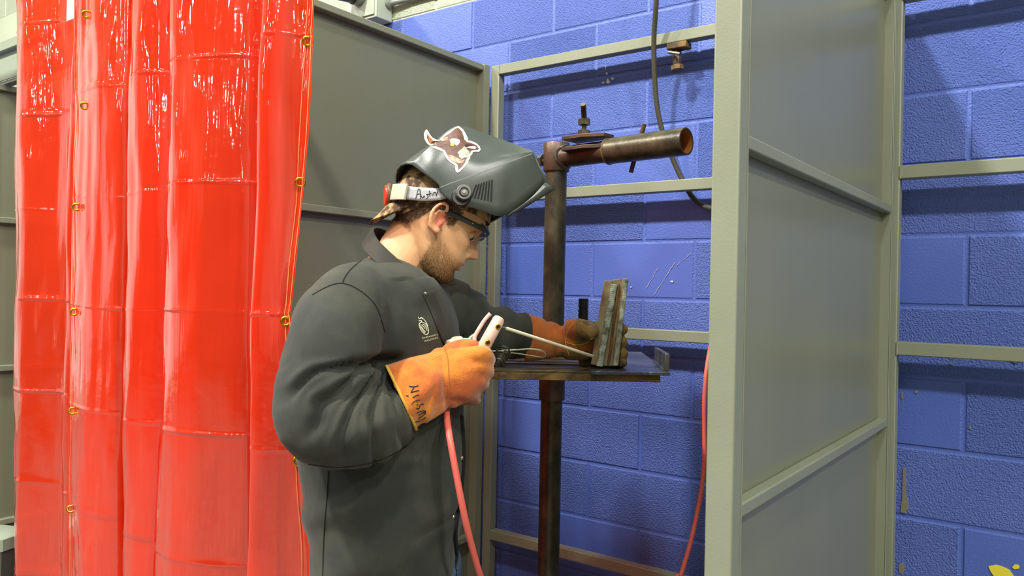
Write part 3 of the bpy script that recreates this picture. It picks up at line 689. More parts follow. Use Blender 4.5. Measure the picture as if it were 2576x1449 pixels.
def text_on(bvh, body, p0, p1, hgt, m, name, parent, off=.0012, slant=0):
    """text from pixel p0 to p1 along its baseline, cap height hgt"""
    vs, fs = textmesh(body); w = max(v.x for v in vs); ux, uy = (p1[0]-p0[0])/w, (p1[1]-p0[1])/w; L = math.hypot(p1[0]-p0[0], p1[1]-p0[1]); nx, ny = (p1[1]-p0[1])/L, -(p1[0]-p0[0])/L
    out = []
    for v in vs:
        q = on(bvh, p0[0]+v.x*ux+v.y*nx*hgt*1.35, p0[1]+v.x*uy+v.y*ny*hgt*1.35, off); out.append(q)
    if any(q is None for q in out): return None
    mb = MB(); mb.add(out, fs); o = mb.build(name, m, sm=False, fix=False); o.parent = parent; return o
jb_ = bvh_of(jacket)
SUB = []
def sub(o, par): SUB.append((o, par)); return o
# seams on the jacket
for l in ([(786,742),(810,728),(838,716),(862,713),(890,722),(920,742),(944,768),(958,800),(968,835)],
          [(862,713),(866,700),(880,680),(900,662),(920,648),(935,640)],
          [(776,1168),(850,1176),(915,1168),(972,1150),(1018,1125),(1040,1102)],
          [(826,1185),(822,1260),(816,1330),(812,1449)]):
    o = stroke(jb_, l, .0013, SEAM_GAP, 'seam', off=.0002)
    if o: sub(o, jacket)
# placket: overlapping flap with black strips for the shade in the opening
pk = [(1066,738),(1082,775),(1096,808),(1110,846),(1122,880),(1128,940),(1130,1010),(1134,1090),(1150,1160),(1156,1250),(1150,1320)]
fl = MB(); rows = []
for (x, y) in [(v.x, v.y) for v in smooth([Vector((a, b, 0)) for a, b in pk[:6]], 6)]:
    row = []
    for k in range(7):
        q = on(jb_, x-2+k*4.2, y-k*1.1, .0035+.003*math.sin(pi*min(1, k/6+.05)))
        row.append(q)
    if all(row): rows.append(row)
placket = fl.grid(rows).build('placket', JACKL, solid=.003, bevel=.001); sub(placket, jacket)
o = stroke(jb_, [(x-3, y) for x, y in pk[:6]], .0032, SEAM_GAP, 'placket_gap_shade', off=-.001); sub(o, jacket)
o = stroke(jb_, [(1158,1048),(1162,1090),(1164,1140),(1161,1200),(1156,1250),(1147,1305),(1143,1345),(1146,1400),(1141,1449)], .0065, SEAM_GAP, 'placket_gap_shade', off=.0); o and sub(o, jacket)  # black strip stands in for the shade of the jacket opening
pkb = bvh_of(placket, jacket)
for x, y in [(1071,739),(1126,868)]:
    c = on(pkb, x, y, .002)
    o = MB().sphere(c, (.0042, .0042, .0042)).build('snap_button', BRASS if y > 800 else GREYST); sub(o, jacket)
strokes(pkb, [[(1117,807),(1121,818),(1126,829)]], .0013, SILV, 'logo_stitch', parent=None); sub(bpy.data.objects['logo_stitch'], jacket)
for x, y in [(1168,1152),(1147,1300)]:
    o = MB().sphere(on(jb_, x-7, y, .001, 1.6), .005).build('snap_button', CHROME); sub(o, jacket)
# crest and two lines of lettering on the chest
cr_ = [[(1052,798),(1055,802),(1060,799),(1062,803)],[(1054,808),(1059,806),(1061,810)],
       [(1054,816),(1059,811),(1066,812),(1073,818),(1077,828),(1077,838),(1072,842),(1065,838),(1058,828),(1054,816)],
       [(1058,817),(1064,820),(1069,827)],[(1060,822),(1065,829),(1070,835)],[(1064,815),(1071,822),(1074,832)],[(1057,819),(1062,829),(1069,838)],
       [(1063,800),(1070,808),(1076,820)]]
o = strokes(jb_, cr_, .0010, SILV, 'chest_crest'); sub(o, jacket)
o = text_on(jb_, 'Southwestern', (1062,853), (1102,843), 5.6, SILV, 'chest_lettering', None); o and sub(o, jacket)
o = text_on(jb_, 'WELDING', (1067,861), (1102,851), 4.6, SILV, 'chest_lettering', None); o and sub(o, jacket)
# ---------------- head frame
YH, PH = math.radians(14), math.radians(30)
Fh = hR*math.cos(YH)+hF*math.sin(YH); Lh = hR*math.sin(YH)-hF*math.cos(YH)       # Lh: the side of the near ear
Zw = Vector((0, 0, 1)); Fd = Fh*math.cos(PH)-Zw*math.sin(PH); Ud = Zw*math.cos(PH)+Fh*math.sin(PH)
O = P(1090, 566, 1.66)
def HL(f, l, u): return O+Fd*f+Lh*l+Ud*u
def EP(px, py, l):                       # pixel onto the head-frame side plane l
    r = ray(px, py); t = (O+Lh*l-CAM).dot(Lh)/r.dot(Lh); return CAM+r*t
def loc(p): v = p-O; return v.dot(Fd), v.dot(Lh), v.dot(Ud)
HT = [(.136,.018,-.03,.018),(.131,.04,-.058,.038),(.118,.062,-.08,.055),(.10,.077,-.093,.066),(.08,.087,-.1,.073),(.06,.0935,-.103,.0765),(.045,.096,-.102,.0775),(.03,.0915,-.099,.077),(.01,.089,-.092,.0745),
      (-.01,.0895,-.080,.071),(-.03,.0925,-.062,.067),(-.045,.093,-.045,.0635),(-.06,.089,-.028,.0595),(-.075,.089,-.008,.0535),(-.088,.086,.012,.045),(-.096,.074,.028,.030),(-.099,.062,.038,.012)]
def hs(u):
    T = HT
    if u >= T[0][0]: return T[0][1:]
    for a, b in zip(T, T[1:]):
        if u >= b[0]:
            t = (u-a[0])/(b[0]-a[0]); return tuple(lerp(a[i], b[i], t) for i in (1, 2, 3))
    return T[-1][1:]
def hsurf(th, u, grow=0):
    f1, f0, w = hs(u); cf = 0.0 if u > -.02 else lerp(0, .045, min(1, (-.02-u)/.07)); c, s = math.cos(th), math.sin(th)
    e = 2.25
    if c >= 0: f = cf+(f1-cf+grow)*abs(c)**(2/e)
    else: f = cf-(cf-f0+grow)*abs(c)**(2/e)
    return f, (w+grow)*math.copysign(abs(s)**(2/e), s)
G = lambda x, s: math.exp(-(x/s)**2)
def face(f, l, u):
    """adds the features to a front point: returns f shift"""
    a = 0
    nh = interp([(-.034,0),(-.028,.003),(-.022,.012),(-.016,.027),(-.010,.031),(-.004,.028),(.008,.019),(.02,.011),(.03,.005),(.038,.002),(.046,.0)], u)
    nw = interp([(-.03,.012),(-.016,.0125),(-.006,.010),(.01,.0085),(.03,.009)], u)
    a += nh*G(l, nw)+.010*G(abs(l)-.0145, .006)*G(u+.0165, .008)
    a += -.014*G(abs(l)-.031, .016)*G(u-.021, .011)+.005*G(abs(l)-.025, .03)*G(u-.046, .009)
    a += .004*G(abs(l)-.045, .018)*G(u+.002, .014)
    a += .0075*G(l, .021)*G(u+.0385, .0055)+.0075*G(l, .018)*G(u+.0525, .0055)-.0035*G(l, .026)*G(u+.0455, .0022)
    a += .003*G(l, .016)*G(u+.03, .006)-.005*G(l, .022)*G(u+.0625, .005)+.006*G(l, .018)*G(u+.08, .011)
    return a
hb = MB(); rows = []
NU, NT = 110, 128
for i in range(NU+1):
    u = .136-(.136+.099)*i/NU; row = []
    for k in range(NT):
        th = 2*pi*k/NT; f, l = hsurf(th, u)
        if math.cos(th) > 0: f += face(f, l, u)*sstep(0, .35, math.cos(th))
        row.append(HL(f, l, u))
    rows.append(row)
hb.grid(rows, closed_u=True); n = len(hb.v)
hb.f += [tuple(range(NT))[::-1], tuple(range(n-NT, n))]
# ears
def ear(mb, sgn):
    def E(px, py, l):
        p = EP(px, py, .078); f, _, u = loc(p); return HL(f, l*sgn, u)
    out = [(1112,541),(1120,534),(1124.5,526),(1124,519),(1115,514),(1101,517),(1089,528),(1081.5,542),(1081,556),(1084,572),(1091,583),(1099,586)]
    ls = [.078,.083,.087,.090,.092,.094,.095,.094,.092,.089,.085,.081]
    mb.tube(smooth([E(x, y, l) for (x, y), l in zip(out, ls)], 5), [.0040]*11*5+[.0052]*1, 12)
    mb.tube(smooth([E(x, y, l) for (x, y, l) in [(1113,528,.083),(1102,531,.087),(1093,541,.088),(1090,553,.087),(1093,564,.084)]], 5), .0026, 10)
    mb.sphere(E(1097,580,.084), (.0082, .0082, .0082)); mb.sphere(E(1107,561,.079), (.0045, .005, .0055))
    c = E(1100,549,.0755); Mx = Matrix((Fd, Ud, Lh)).transposed()
    mb.sphere(c, (.0165, .026, .0050), 20, Mx)
    mb.sphere(E(1088,552,.0805), (.006, .018, .006), 16, Mx)
ear(hb, 1); ear(hb, -1)
# neck, trunk, arms, legs: one continuous body
chain(hb, [(968,730,1.66,.074),(1000,680,1.665,.066),(1030,625,1.665,.061),(1062,575,1.665,.058)], 28, b=.98)
chain(hb, [(1015,720,1.66,.055),(1046,672,1.668,.05),(1072,640,1.67,.05)], 20)
slices(hb, [(t[0], t[1]+30, t[2]-30, t[3], t[4]-.045) for t in TORSO[2:]], shrink=.008)
chain(hb, [(a, b, c+.012, r*.5) for a, b, c, r in SLR]+[(1090,968,1.512,.028),(1140,945,1.525,.026)], 20)
chain(hb, [(a, b, c, r*.7) for a, b, c, r in SLL]+[(1385,856,1.90,.034),(1450,850,1.89,.032)], 20)
hip = P(965, 1500, 1.65); 
for sg in (-1, 1):
    hp_ = hip-hF*.10*sg+hR*.0; kn_ = Vector((hp_.x, hp_.y, .50))+hR*(.03*sg+.02); an_ = Vector((hp_.x, hp_.y, .09))+hR*(.05*sg-.03)
    hb.tube([hp_+Zw*.06, hp_, lerp(hp_, kn_, .5), kn_, lerp(kn_, an_, .35), an_], [.09, .095, .08, .06, .055, .042], 20)
bme = remesh(hb, .0033, 2)
cf_, _, cu_ = loc(EP(1105, 552, .078))
for v in bme.vertices:
    f, l, u = loc(v.co)
    if abs(l) > .068 and abs(f-cf_) < .03 and abs(u-cu_) < .03: v.co = v.co-Lh*math.copysign(.0055*math.exp(-((f-cf_)/.0075)**2-((u-cu_)/.012)**2), l)
bme.update()
ca = bme.color_attributes.new('stub', 'FLOAT_COLOR', 'POINT')
for v in bme.vertices:
    f, l, u = loc(v.co); st_ = 0; red = 0
    if -.14 < u < .06 and f > -.02 and abs(l) < .1:
        line = interp([(-.02,.06),(.005,.02),(.02,-.012),(.04,-.022),(.06,-.03),(.075,-.032),(.095,-.03),(.12,-.03)], f)     # top edge of the beard
        st_ = sstep(line+.006, line-.02, u)*.42*sstep(.0, .022, f)
        st_ *= sstep(-.118, -.098, u)
        if abs(l) < .022 and f > .085 and -.06 < u < -.033: st_ *= .15; red = .75*G(l, .018)*(G(u+.0385, .005)+G(u+.052, .006))
        st_ *= .8+.4*noise.noise(v.co*120)
    if abs(l) > .0735 and -.03 < u < .05: red = max(red, lerp(.75, .2, sstep(.076, .090, abs(l))) if f < .012 else red)
    if f > .1 and -.03 < u < .01: red = max(red, .32)
    if f < .0 and u < -.005 and u > -.16: red = max(red, .25*sstep(-.02, -.07, f))
    ca.data[v.index].color = (max(0, min(1, st_)), red, 0, 1)
body = link('body', bme, SKIN, angle=180); PARTS.append(body)
bb = bvh_of(body)
# eyes
for sg in (1, -1):
    e = HL(.0715, .031*sg, .0195); eo = MB().sphere(e, .0112, 20).build('eye', mat('eye_white', (226, 220, 210), .2)); sub(eo, body)
    ir = MB().sphere(e+Fd*.0072-Ud*.004, (.0062, .0062, .0062), 14).build('iris', mat('dark_iris', (48, 40, 30), .15)); sub(ir, body)
    lid = []; 
    for k in range(9): a = pi*k/8; lid.append(e+Fd*(.0118*math.sin(a)*.9+.001)+Lh*sg*(.0125*math.cos(a))+Ud*(.0035+.002*math.sin(a)))
    lo = MB().tube(lid, .0026, 8).sphere(e+Ud*.0034-Fd*.0006, .0116, 20).build('eyelid', SKIN); sub(lo, body)
# brows, hair, beard as fine strands rooted on the skin
def strands(name, m, count, region, length, w, comb, par, seed, lay=.25):
    r = random.Random(seed); mb = MB(); me = body.data; vs = me.vertices; cand = []
    for v in vs:
        f, l, u = loc(v.co)
        wgt = region(f, l, u)
        if wgt > 0: cand.append((v.index, wgt))
    if not cand: return None
    for _ in range(count):
        i, wgt = cand[r.randrange(len(cand))]
        if r.random() > wgt: continue
        v = vs[i]; n = v.normal; p = v.co+Vector((r.uniform(-1, 1), r.uniform(-1, 1), r.uniform(-1, 1)))*.0017
        d = comb+Vector((r.uniform(-1, 1), r.uniform(-1, 1), r.uniform(-1, 1)))*.55; d = d-n*d.dot(n); d.normalize()
        L = length*r.uniform(.6, 1.2); q = p+d*L*.55+n*L*(lay+.25); q2 = p+d*L+n*L*lay
        s = n.cross(d).normalized()*w
        k = len(mb.v); mb.v += [p-s-n*.001, p+s-n*.001, q+s*.7, q-s*.7, q2]; mb.f += [(k, k+1, k+2, k+3), (k+3, k+2, k+4)]
    o = mb.build(name, m, fix=False, angle=180); sub(o, par); return o
def beardreg(f, l, u):
    if abs(l) > .074 or f < interp([(-.1,.012),(-.03,.008),(.0,-.008),(.05,-.012)], u) or u < -.106: return 0
    line = interp([(-.02,.05),(.005,.02),(.02,-.014),(.04,-.026),(.06,-.034),(.075,-.036),(.095,-.034),(.12,-.033)], f)
    if abs(l) < .022 and f > .085 and -.06 < u < -.033: return 0
    return sstep(line+.003, line-.02, u)*(.35+.65*sstep(-.035, -.075, u))
strands('beard', BEARD, 14000, beardreg, .0055, .00024, Fd*.25-Ud*1.0, body, 5)
strands('beard', BEARD2, 2400, lambda f, l, u: beardreg(f, l, u)*sstep(-.045, -.08, u), .007, .00028, Fd*.35-Ud*1.0, body, 6)
def hairreg(f, l, u):
    lowb = interp([(-.11,-.035),(-.08,-.035),(-.05,-.028),(-.03,.0),(-.022,.02),(.0,.03),(.02,.01),(.03,.012),(.035,.05)], f)
    if u < lowb or u > .075 or f > .034 or abs(l) > .079: return 0
    if -.022 < f < .012 and u < .036: return 0
    return 1
strands('hair', HAIR, 9000, hairreg, .011, .0004, -Fd*.5-Ud*.9, body, 8, .12)
strands('eyebrow', HAIR, 900, lambda f, l, u: 1 if f > .07 and .012 < abs(l) < .05 and .041 < u < .049 else 0, .007, .0004, Fd*.1+Lh*.6, body, 9)
# ---------------- cap
def capedge(f): return interp([(-.12,-.022),(-.095,-.022),(-.07,-.008),(-.045,.012),(-.03,.034),(.0,.044),(.04,.050),(.08,.060),(.12,.064)], f)
rows = []
for i in range(15):
    row = []
    for k in range(64):
        th = 2*pi*k/64; f, l = hsurf(th, .04, .006); ue = capedge(f); u = lerp(.1415, ue, (i/14)**.8)
        if i == 14: f, l = hsurf(th, ue, .0085)
        else: f, l = hsurf(th, min(u, .1345), .006)
        uu = u+ (.004 if i < 14 else 0)
        w = .0018*noise.noise(Vector((th*3, u*40, 2)))
        row.append(HL(f*(1+w*4), l*(1+w*4), uu))
    rows.append(row)
capm = MB().grid([[sum(rows[0], Vector())/64+ (p-sum(rows[0], Vector())/64)*.02 for p in rows[0]]]+rows, closed_u=True)
cap = capm.build('cap', CAMO, solid=.002); PARTS.append(cap)
vz = []
tipP = [(1040,531),(1000,548),(970,566),(947,576),(943,566),(950,556)]
for j in range(9):
    t = j/8; row = []
    for k in range(17):
        s = -1+2*k/16; l = .068*s*(1-.12*t); f0 = -.103+.045*abs(s)**2.2; u0 = -.015+.03*abs(s)**2.2
        f = f0-.006*t*(1-.6*abs(s)**2.5)-.006*t*t; u = u0-.053*t*(1-.8*abs(s)**2.5)+.004*math.sin(s*5)*t
        row.append(HL(f, l, u))
    vz.append(row)
o = MB().grid(vz).build('bill', CAMO, solid=.003, bevel=.001); sub(o, cap)
cbv = bvh_of(cap)
# ---------------- safety glasses
gm = mat('dark_grey_glasses_frame', (44, 50, 54), .35)
gl_ = empty('safety_glasses', HL(.1, 0, .03)); gparts = []
def GQ(px, py, l): f, _, u = loc(EP(px, py, l)); return f, u
ga, gb = GQ(1122, 531, .083), GQ(1226, 582, .070)
for sg in (1, -1):
    pth = [HL(ga[0]-.012, .081*sg, ga[1]-.002), HL(ga[0], .084*sg, ga[1]), HL(lerp(ga[0], gb[0], .6), .079*sg, lerp(ga[1], gb[1], .6)), HL(gb[0]-.006, .066*sg, gb[1])]
    tb_ = MB().tube(smooth(pth, 6), [.0014]*6+[.0022]*12+[.0034], 10, b=[.003]*6+[.0056]*13, ref=Lh); gparts.append(tb_.build('temple', gm))
    if sg == 1: gparts.append(MB().sphere(HL(lerp(ga[0], gb[0], .62), .0815, lerp(ga[1], gb[1], .62)+.0005), .0022, 10).build('temple_pin', CHROME))
    lens = []
    for i in range(9):
        row = []
        for k in range(13):
            s = k/12; l = (.008+.060*s)*sg; v = i/8
            hgt = .038*(1-.25*abs(s-.45)**2*2)
            f = gb[0]+.012-(.020*s**2.2); row.append(HL(f-.004*v+.004*v*v-.006*v*1.6, l, gb[1]+.002-hgt*v-.002*s))
        lens.append(row)
    gparts.append(MB().grid(lens).build('lens', LENS, solid=.0018))
br = [HL(gb[0]+.012-.020*(abs(s)**2.2)+.001, .068*s, gb[1]+.003) for s in [(-1+2*k/24) for k in range(25)]]
gparts.append(MB().tube(br, .0042, 10, b=.0034).build('brow_bar', gm))
gparts.append(MB().tube([HL(gb[0]+.008, .008, gb[1]-.012), HL(gb[0]+.011, 0, gb[1]-.006), HL(gb[0]+.008, -.008, gb[1]-.012)], .002, 8).build('nose_bridge', gm))
for p in gparts: sub(p, gl_)
PARTS.append(gl_)
# ---------------- gloves
def glove_cuff(mb, secs, seg=40, th=.0085, wav=.03):
    """open cuff: outer and inner wall"""
    c = smooth([P(a, b, d) for a, b, d, r, q in secs], 5); rr = [v.x for v in smooth([Vector((s[3], 0, 0)) for s in secs], 5)]
    outer = []; inner = []
    for i, p in enumerate(c):
        t = (c[min(i+1, len(c)-1)]-c[max(i-1, 0)]).normalized(); u = t.cross(FW).normalized(); v = t.cross(u)
        e = 1-i/len(c)
        o_ = []; n_ = []
        for k in range(seg):
            a = 2*pi*k/seg; w = 1+wav*e*math.sin(3*a+1)+wav*.6*e*math.sin(5*a)
            dirv = u*math.cos(a)+v*math.sin(a)*.86
            o_.append(p+dirv*rr[i]*w); n_.append(p+dirv*(rr[i]*w-th))
        outer.append(o_); inner.append(n_)
    mb.grid(outer+inner[::-1]+[outer[0]], closed_u=True)
def finish_glove(mb, vox, name, m, fn):
    me = remesh(mb, vox, 3); displace(me, fn); return link(name, me, m, angle=180)
# right (near) glove around the holder
gr_ = MB()
glove_cuff(gr_, [(1010,1002,1.462,.0655,0),(1045,985,1.468,.0625,0),(1085,966,1.495,.058,0),(1115,954,1.505,.055,0)])
chain(gr_, [(1098,960,1.50,.056),(1135,950,1.505,.056),(1168,944,1.512,.053),(1190,940,1.522,.046)], 28, b=.72, ref=Vector((0,0,1)), endr=.7)
for (kx_, ky_, r_) in [(1211,893,.0165),(1207,925,.017),(1196,957,.0165),(1178,990,.0155)]:
    chain(gr_, [(kx_-55,ky_+6,1.505,r_),(kx_-6,ky_,1.50,r_*1.1),(kx_+13,ky_+6,1.525,r_),(kx_+15,ky_+14,1.565,r_*.95),(kx_-14,ky_+16,1.595,r_*.9),(kx_-40,ky_+12,1.59,r_*.85)], 16)
chain(gr_, [(1105,905,1.51,.024),(1140,885,1.525,.020),(1175,874,1.545,.017),(1212,878,1.565,.0155)], 18)
def gfold(p, n):
    x, y = proj(p); a = .0028*noise.noise(p*16)+.0014*noise.noise(p*45)
    a -= .007*math.exp(-((x-1120-(y-950)*.12)/9)**2)*.6
    a -= .006*math.exp(-((y-(1010+(x-1110)*.0))/12)**2)*math.exp(-((x-1150)/26)**2)
    a += .0035*math.sin((x*.8+y*.5)*.085+2*noise.noise(p*9))*sstep(930, 1010, y)
    a -= .005*math.exp(-(((x-1085)-(y-1000)*-.25)/7)**2)*sstep(960, 1000, y)
    return a
gloveR = finish_glove(gr_, .0036, 'right_glove', LEATH, gfold); PARTS.append(gloveR)
gRb = bvh_of(gloveR)
hem = []
for k in range(48):
    a = 2*pi*k/48; c0 = P(1010, 1002, 1.462); c1 = P(1045, 985, 1.468); t = (c1-c0).normalized(); u = t.cross(FW).normalized(); v = t.cross(u)
    w = 1+.03*math.sin(3*a+1)+.018*math.sin(5*a); hem.append(c0+(u*math.cos(a)+v*math.sin(a)*.86)*(.0655*w-.0015))
HEM = mat('yellow_hem_binding', (204, 160, 58), .8, 0, .3, 200)
sub(MB().tube(hem, .0030, 8, closed=True).build('cuff_binding', HEM), gloveR)
def px_s(l, ox, oy, k): return [[(ox+x/k, oy+y/k) for x, y in q] for q in l]
ink = px_s([[(300,322),(360,332),(440,335),(540,308)],[(440,335),(345,490)],[(345,490),(440,460),(560,430)],[(225,570),(285,572)],[(390,620),(470,575),(560,540)],[(370,800),(430,730),(500,690),(590,680)],[(500,690),(520,740)],
   [(505,800),(530,815)],[(495,900),(555,915),(575,870),(590,820),(640,785),(680,800)],[(500,1025),(600,985),(700,965),(740,990),(690,1010)],[(545,1080),(600,1060),(690,1010)],[(540,1175),(640,1110),(740,1020)],[(460,1290),(490,1240),(540,1250),(640,1200),(740,1140)]], 1000, 940, 10.35)
sub(strokes(gRb, ink, .0009, INK, 'marker_writing', off=.0012, n=7), gloveR)
o = stroke(gRb, [(1086,905),(1110,892),(1135,880),(1165,878)], .0007, HEM, 'seam_piping', off=.0005); o and sub(o, gloveR)
o = stroke(gRb, [(1118,872),(1126,900),(1129,940),(1127,985),(1119,1030)], .0010, SEAM_GAP if False else mat('tan_seam', (170, 96, 30), .8), 'seam_piping', off=.0003); o and sub(o, gloveR)
sub(MB().tube(smooth([P(1128,868,1.53), P(1150,862,1.545), P(1176,862,1.56)], 6), [.010]*4+[.0125]*5+[.009]*4, 14).build('thumb_guard', LEATHW), gloveR)
# left (far) glove holding the coupon
gl2 = MB()
glove_cuff(gl2, [(1327,851,1.895,.0560,0),(1350,853,1.895,.0525,0),(1380,856,1.895,.046,0),(1404,858,1.893,.041,0)])
chain(gl2, [(1392,858,1.892,.042),(1420,858,1.888,.043),(1450,860,1.885,.046),(1478,862,1.88,.042)], 26, b=.75, ref=Vector((0,0,1)), endr=.7)
chain(gl2, [(1432,828,1.87,.024),(1458,824,1.845,.0225),(1480,830,1.818,.022),(1491,836,1.805,.018)], 18)
for (y_, r_) in [(826,.0165),(858,.0165),(887,.0165),(909,.014)]:
    chain(gl2, [(1465,y_+2,1.90,r_),(1505,y_-1,1.895,r_),(1545,y_,1.882,r_),(1560,y_+2,1.862,r_*.95),(1566,y_+3,1.845,r_*.85)], 16)
def gfold2(p, n):
    x, y = proj(p); a = .0024*noise.noise(p*18)+.0012*noise.noise(p*50)
    a -= .006*math.exp(-((x-1412)/7)**2)+.004*math.exp(-((x-1386-(y-850)*.2)/6)**2)*(1 if y < 860 else .4)
    return a
gloveL = finish_glove(gl2, .0036, 'left_glove', LEATH2, gfold2)
gloveL.data.materials.append(LEATHG)
for p in gloveL.data.polygons:
    x, y = proj(p.center)
    if x > 1520 or (x > 1448 and y < 868 and x < 1512) or (y > 885 and x > 1400): p.material_index = 1
PARTS.append(gloveL)
gLb = bvh_of(gloveL); hem = []
for k in range(48):
    a = 2*pi*k/48; c0 = P(1327, 851, 1.895); c1 = P(1350, 853, 1.895); t = (c1-c0).normalized(); u = t.cross(FW).normalized(); v = t.cross(u)
    w = 1+.03*math.sin(3*a+1)+.018*math.sin(5*a); hem.append(c0+(u*math.cos(a)+v*math.sin(a)*.86)*(.0560*w-.0015))
sub(MB().tube(hem, .0026, 8, closed=True).build('cuff_binding', mat('orange_hem', (196, 104, 26), .8)), gloveL)
for l in ([(1443,812),(1430,830),(1424,850),(1424,872),(1432,895)], [(1426,862),(1450,868),(1478,862),(1490,850)]):
    o = stroke(gLb, l, .0012, HEM, 'seam_piping', off=.0004); o and sub(o, gloveL)
# ---------------- trousers and boots (below the jacket hem)
tr_ = MB(); slices(tr_, [(1400,830,1162,1.66,.165),(1480,830,1160,1.66,.165),(1560,830,1160,1.66,.16)], seg=32)
for sg in (-1, 1):
    hp_ = hip-hF*.10*sg; kn_ = Vector((hp_.x, hp_.y, .50))+hR*(.03*sg+.02); an_ = Vector((hp_.x, hp_.y, .07))+hR*(.05*sg-.03)
    tr_.tube([hp_+Zw*.04, hp_-Zw*.05, lerp(hp_, kn_, .5), kn_, lerp(kn_, an_, .4), an_], [.105, .108, .095, .078, .075, .08], 24)
PARTS.append(link('trousers', remesh(tr_, .008, 4), JEANS, angle=180))
for sg in (-1, 1):
    hp_ = hip-hF*.10*sg; an_ = Vector((hp_.x, hp_.y, .0))+hR*(.05*sg-.03); bo = MB()
    bo.tube([an_+Zw*.13, an_+Zw*.05, an_+Zw*.035], [.05, .052, .05], 18)
    bo.tube([an_-hR*.075+Zw*.042, an_+hR*.0+Zw*.045, an_+hR*.10+Zw*.042, an_+hR*.18+Zw*.034, an_+hR*.205+Zw*.03], [.03, .042, .044, .04, .02], 18, b=[.03, .036, .036, .029, .015], ref=hF)
    bt_ = link('boot', remesh(bo, .006, 3), BOOT, angle=180); PARTS.append(bt_)
    sub(MB().prism([an_-hR*.09-hF*.042+Zw*.004, an_+hR*.19-hF*.045+Zw*.004, an_+hR*.215+Zw*.004, an_+hR*.19+hF*.045+Zw*.004, an_-hR*.09+hF*.042+Zw*.004], (0, 0, .022)).build('sole', RUBBER, bevel=.004), bt_)
adopt(wel, PARTS)
bpy.context.view_layer.update()
for o, par in SUB:
    if o is None: continue
    o.parent = par; o.matrix_parent_inverse = par.matrix_world.inverted()
# ------------------------------------------------------------------ welding helmet, flipped up
hm = thing('welding_helmet', HL(.05, 0, .12), 'grey-black welding helmet flipped up on the person\'s head, with sticker on its side', 'welding helmet')
def Q(px, py, l): return loc(EP(px, py, l))
E_ = [(1106,474,.108),(1128,502,.114),(1172,518,.117),(1213,530,.117),(1250,543,.115),(1279,537,.107),(1330,497,.098),(1371,458,.088)]
C_ = [(1100,462,.107),(1130,465,.112),(1184,446,.113),(1226,430,.111),(1262,417,.108),(1292,406,.104),(1318,396,.100),(1341,388,.094)]
M_ = [(1066,436,.096),(1100,415,.1015),(1155,388,.100),(1200,388,.097),(1250,388,.095),(1290,388,.092),(1318,386,.089),(1342,385,.085)]
T_ = [(1036,414,.073),(1078,374,.080),(1134,326,.078),(1165,319,.076),(1235,343,.075),(1285,361,.074),(1318,374,.073),(1343,383,.071)]
def rowpts(R): return smooth([Vector(Q(*p)) for p in R], 5)
cen0 = [Vector(Q(*q)) for q in [(1021,412,.061),(1008,416,.048),(999,427,.032),(996,443,.016),(997,461,0)]]
re_, rc_, rm_, rt_ = rowpts(E_), rowpts(C_), rowpts(M_), rowpts(T_)
rib = []
for i in range(len(re_)):
    t = i/(len(re_)-1); e, c, mm, tt = re_[i], rc_[i], rm_[i], rt_[i]
    near = smooth([e, c, mm, tt], 5)
    wc = max(0, 1-t*3.4)**1.2
    cen = [lerp(Vector((tt.x, tt.y*s, tt.z+lerp(.0, .004, t)*(1-s*s))), Vector((cen0[k].x+tt.x-rt_[0].x, cen0[k].y, cen0[k].z+tt.z-rt_[0].z)), wc) for k, s in enumerate((.8, .6, .4, .2, 0))]
    half = near+cen; full = half+[Vector((p.x, -p.y, p.z)) for p in half[::-1][1:]]
    rib.append([HL(*p) for p in full])
shell_mb = MB().grid(rib)
shell = shell_mb.build('shell', HELM, solid=.0032, angle=24)
shell.data.materials.append(HELMIN); shell.modifiers[0].material_offset = 1; shell.modifiers[0].offset = -1 if False else 0
hparts = [shell]
# flared bib at the chin end
fo = [Q(1275,541,.107), Q(1300,524,.103), Q(1335,497,.097), Q(1371,458,.088)]
fi = [Q(1278,545,.098), Q(1312,526,.094), Q(1356,500,.088), Q(1397,476,.080)]
b0 = smooth([Vector(p) for p in fo], 5); b1 = smooth([Vector(p) for p in fi], 5)
hparts.append(MB().grid([[HL(*p) for p in b0], [HL(*lerp(a, b, .5)) for a, b in zip(b0, b1)], [HL(*p) for p in b1]]).build('chin_flange', HELM, solid=.003))
hparts.append(MB().grid([[HL(p.x, -p.y, p.z) for p in b0], [HL(lerp(a, b, .5).x, -lerp(a, b, .5).y, lerp(a, b, .5).z) for a, b in zip(b0, b1)], [HL(p.x, -p.y, p.z) for p in b1]]).build('chin_flange', HELM, solid=.003))
endr = rib[-1]; eb1 = [HL(*b1[-1])]+[HL(b1[-1].x-.002*0, b1[-1].y*s, b1[-1].z) for s in (.6, .2, -.2, -.6)]+[HL(b1[-1].x, -b1[-1].y, b1[-1].z)]
nE = len(endr); top_e = [endr[int(round(k*(nE-1)/5))] for k in range(6)]
hparts.append(MB().grid([top_e, [lerp(a, b, .5) for a, b in zip(top_e, eb1)], eb1]).build('chin_end', HELM, solid=.003, angle=180))
